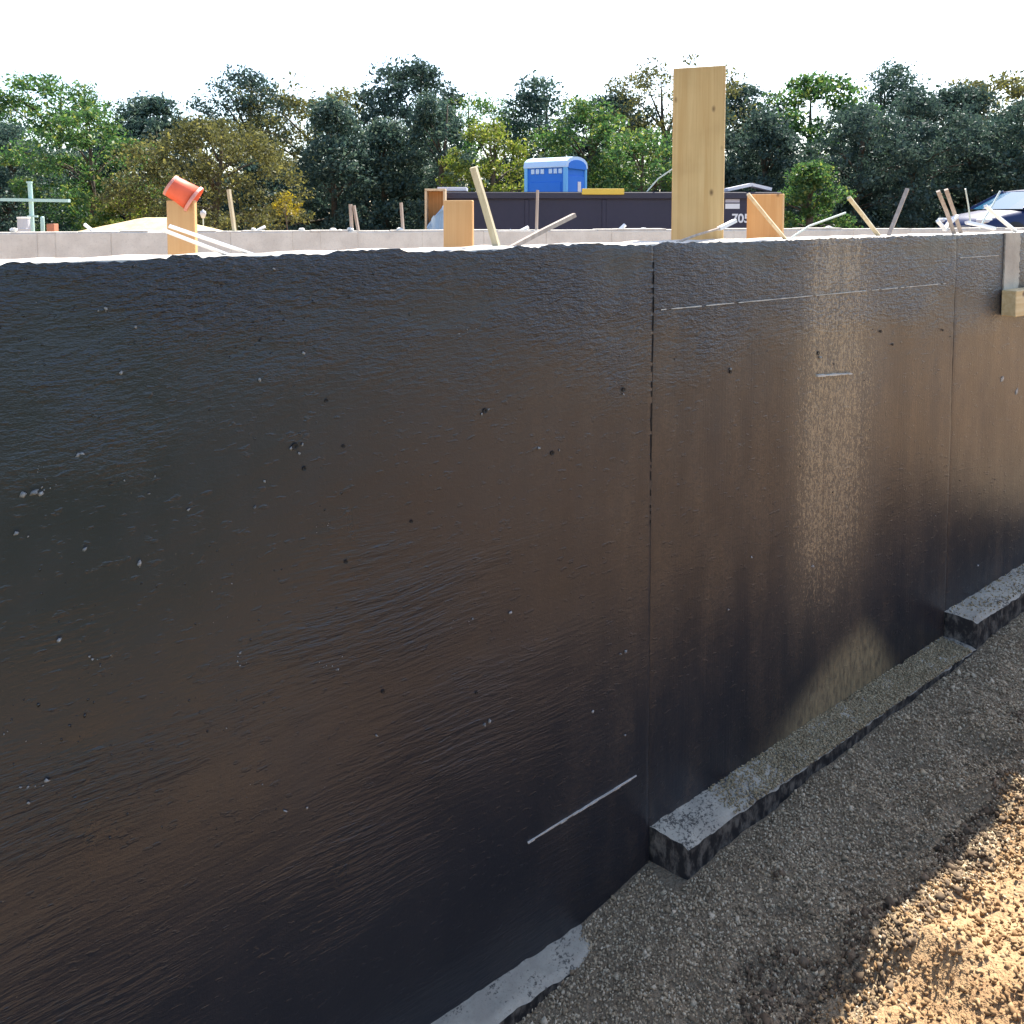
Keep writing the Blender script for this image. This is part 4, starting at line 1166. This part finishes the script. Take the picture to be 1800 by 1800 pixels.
tree('evergreen_tree', 1715, 27, 'very dark tree behind the blue car', M['leaf_dark'], 200, 4.8, 'round', 11000, .16, 120, .55, .01, seed=17)
tree('evergreen_tree', 1820, 26, 'very dark tree at the right edge beyond the blue car', M['leaf_deep'], 170, 4.6, 'round', 11000, .16, 120, .55, .01, seed=18)
# second row that closes the view
BACK = [(-60, 31, 150, 'at the far left edge, left of the crossbar post'), (95, 32, 130, 'above the crossbar post'), (270, 31, 165, 'above the sand heap'), (430, 32, 120, 'above the right half of the olive tree'), (545, 33, 150, 'above the yellow sapling'), (720, 32, 105, 'above the single stake left of the dumpster'), (830, 33, 165, 'above the long leaning stake'), (950, 32, 130, 'above the blue toilet'), (1080, 33, 160, 'above the yellow board'), (1180, 32, 115, 'touching the left side of the tallest board'), (1300, 33, 150, 'touching the right side of the tallest board'), (1420, 32, 130, 'above the low green bush'), (1560, 33, 110, 'above the left-leaning and right-leaning sticks'), (1680, 32, 150, 'above the two parallel sticks'), (1790, 33, 125, 'above the blue car'), (1900, 31, 150, 'at the far right edge, beyond the blue car')]
for k, (px, Y, pt_, where) in enumerate(BACK):
    tree('backing_tree', px, Y, 'tall shaded back-row tree ' + where, [M['leaf_deep'], M['leaf_green'], M['leaf_dark'], M['leaf_deep'], M['leaf_olive']][k % 5], pt_, 5.6 + (k * 7 % 5) * .45, ['round', 'cone', 'column', 'round', 'dome'][k * 3 % 5], 12500, .17 + .03 * (k % 3), 210, .62, .0, group='back row of trees', seed=40 + k, trunk=.18)
UNDER = [(-40, 'at the far left edge'), (120, 'right of the crossbar post'), (290, 'behind the olive tree, left side'), (460, 'behind the yellow sapling'), (560, 'left of the close pair of stakes'), (650, 'right of the close pair of stakes'), (740, 'left of the wooden box'), (1290, 'behind the dumpster number'), (1385, 'right of the short wide post'), (1480, 'right of the bent wire'), (1570, 'behind the right-leaning brownish stick'), (1640, 'left of the blue car'), (1740, 'behind the hood of the blue car'), (1830, 'at the far right edge')]
for k, (px, where) in enumerate(UNDER):
    tree('undergrowth_shrub', px, 28.5 + (k % 3) * .4, 'low dark shrub closing the gap under the trees ' + where, M['leaf_dark'] if k % 2 else M['leaf_deep'], 255 + (k * 37) % 30, 3.9, 'dome', 6200, .17, 80, .55, .0, cat='shrub', group='undergrowth below the trees', seed=80 + k, trunk=.05)
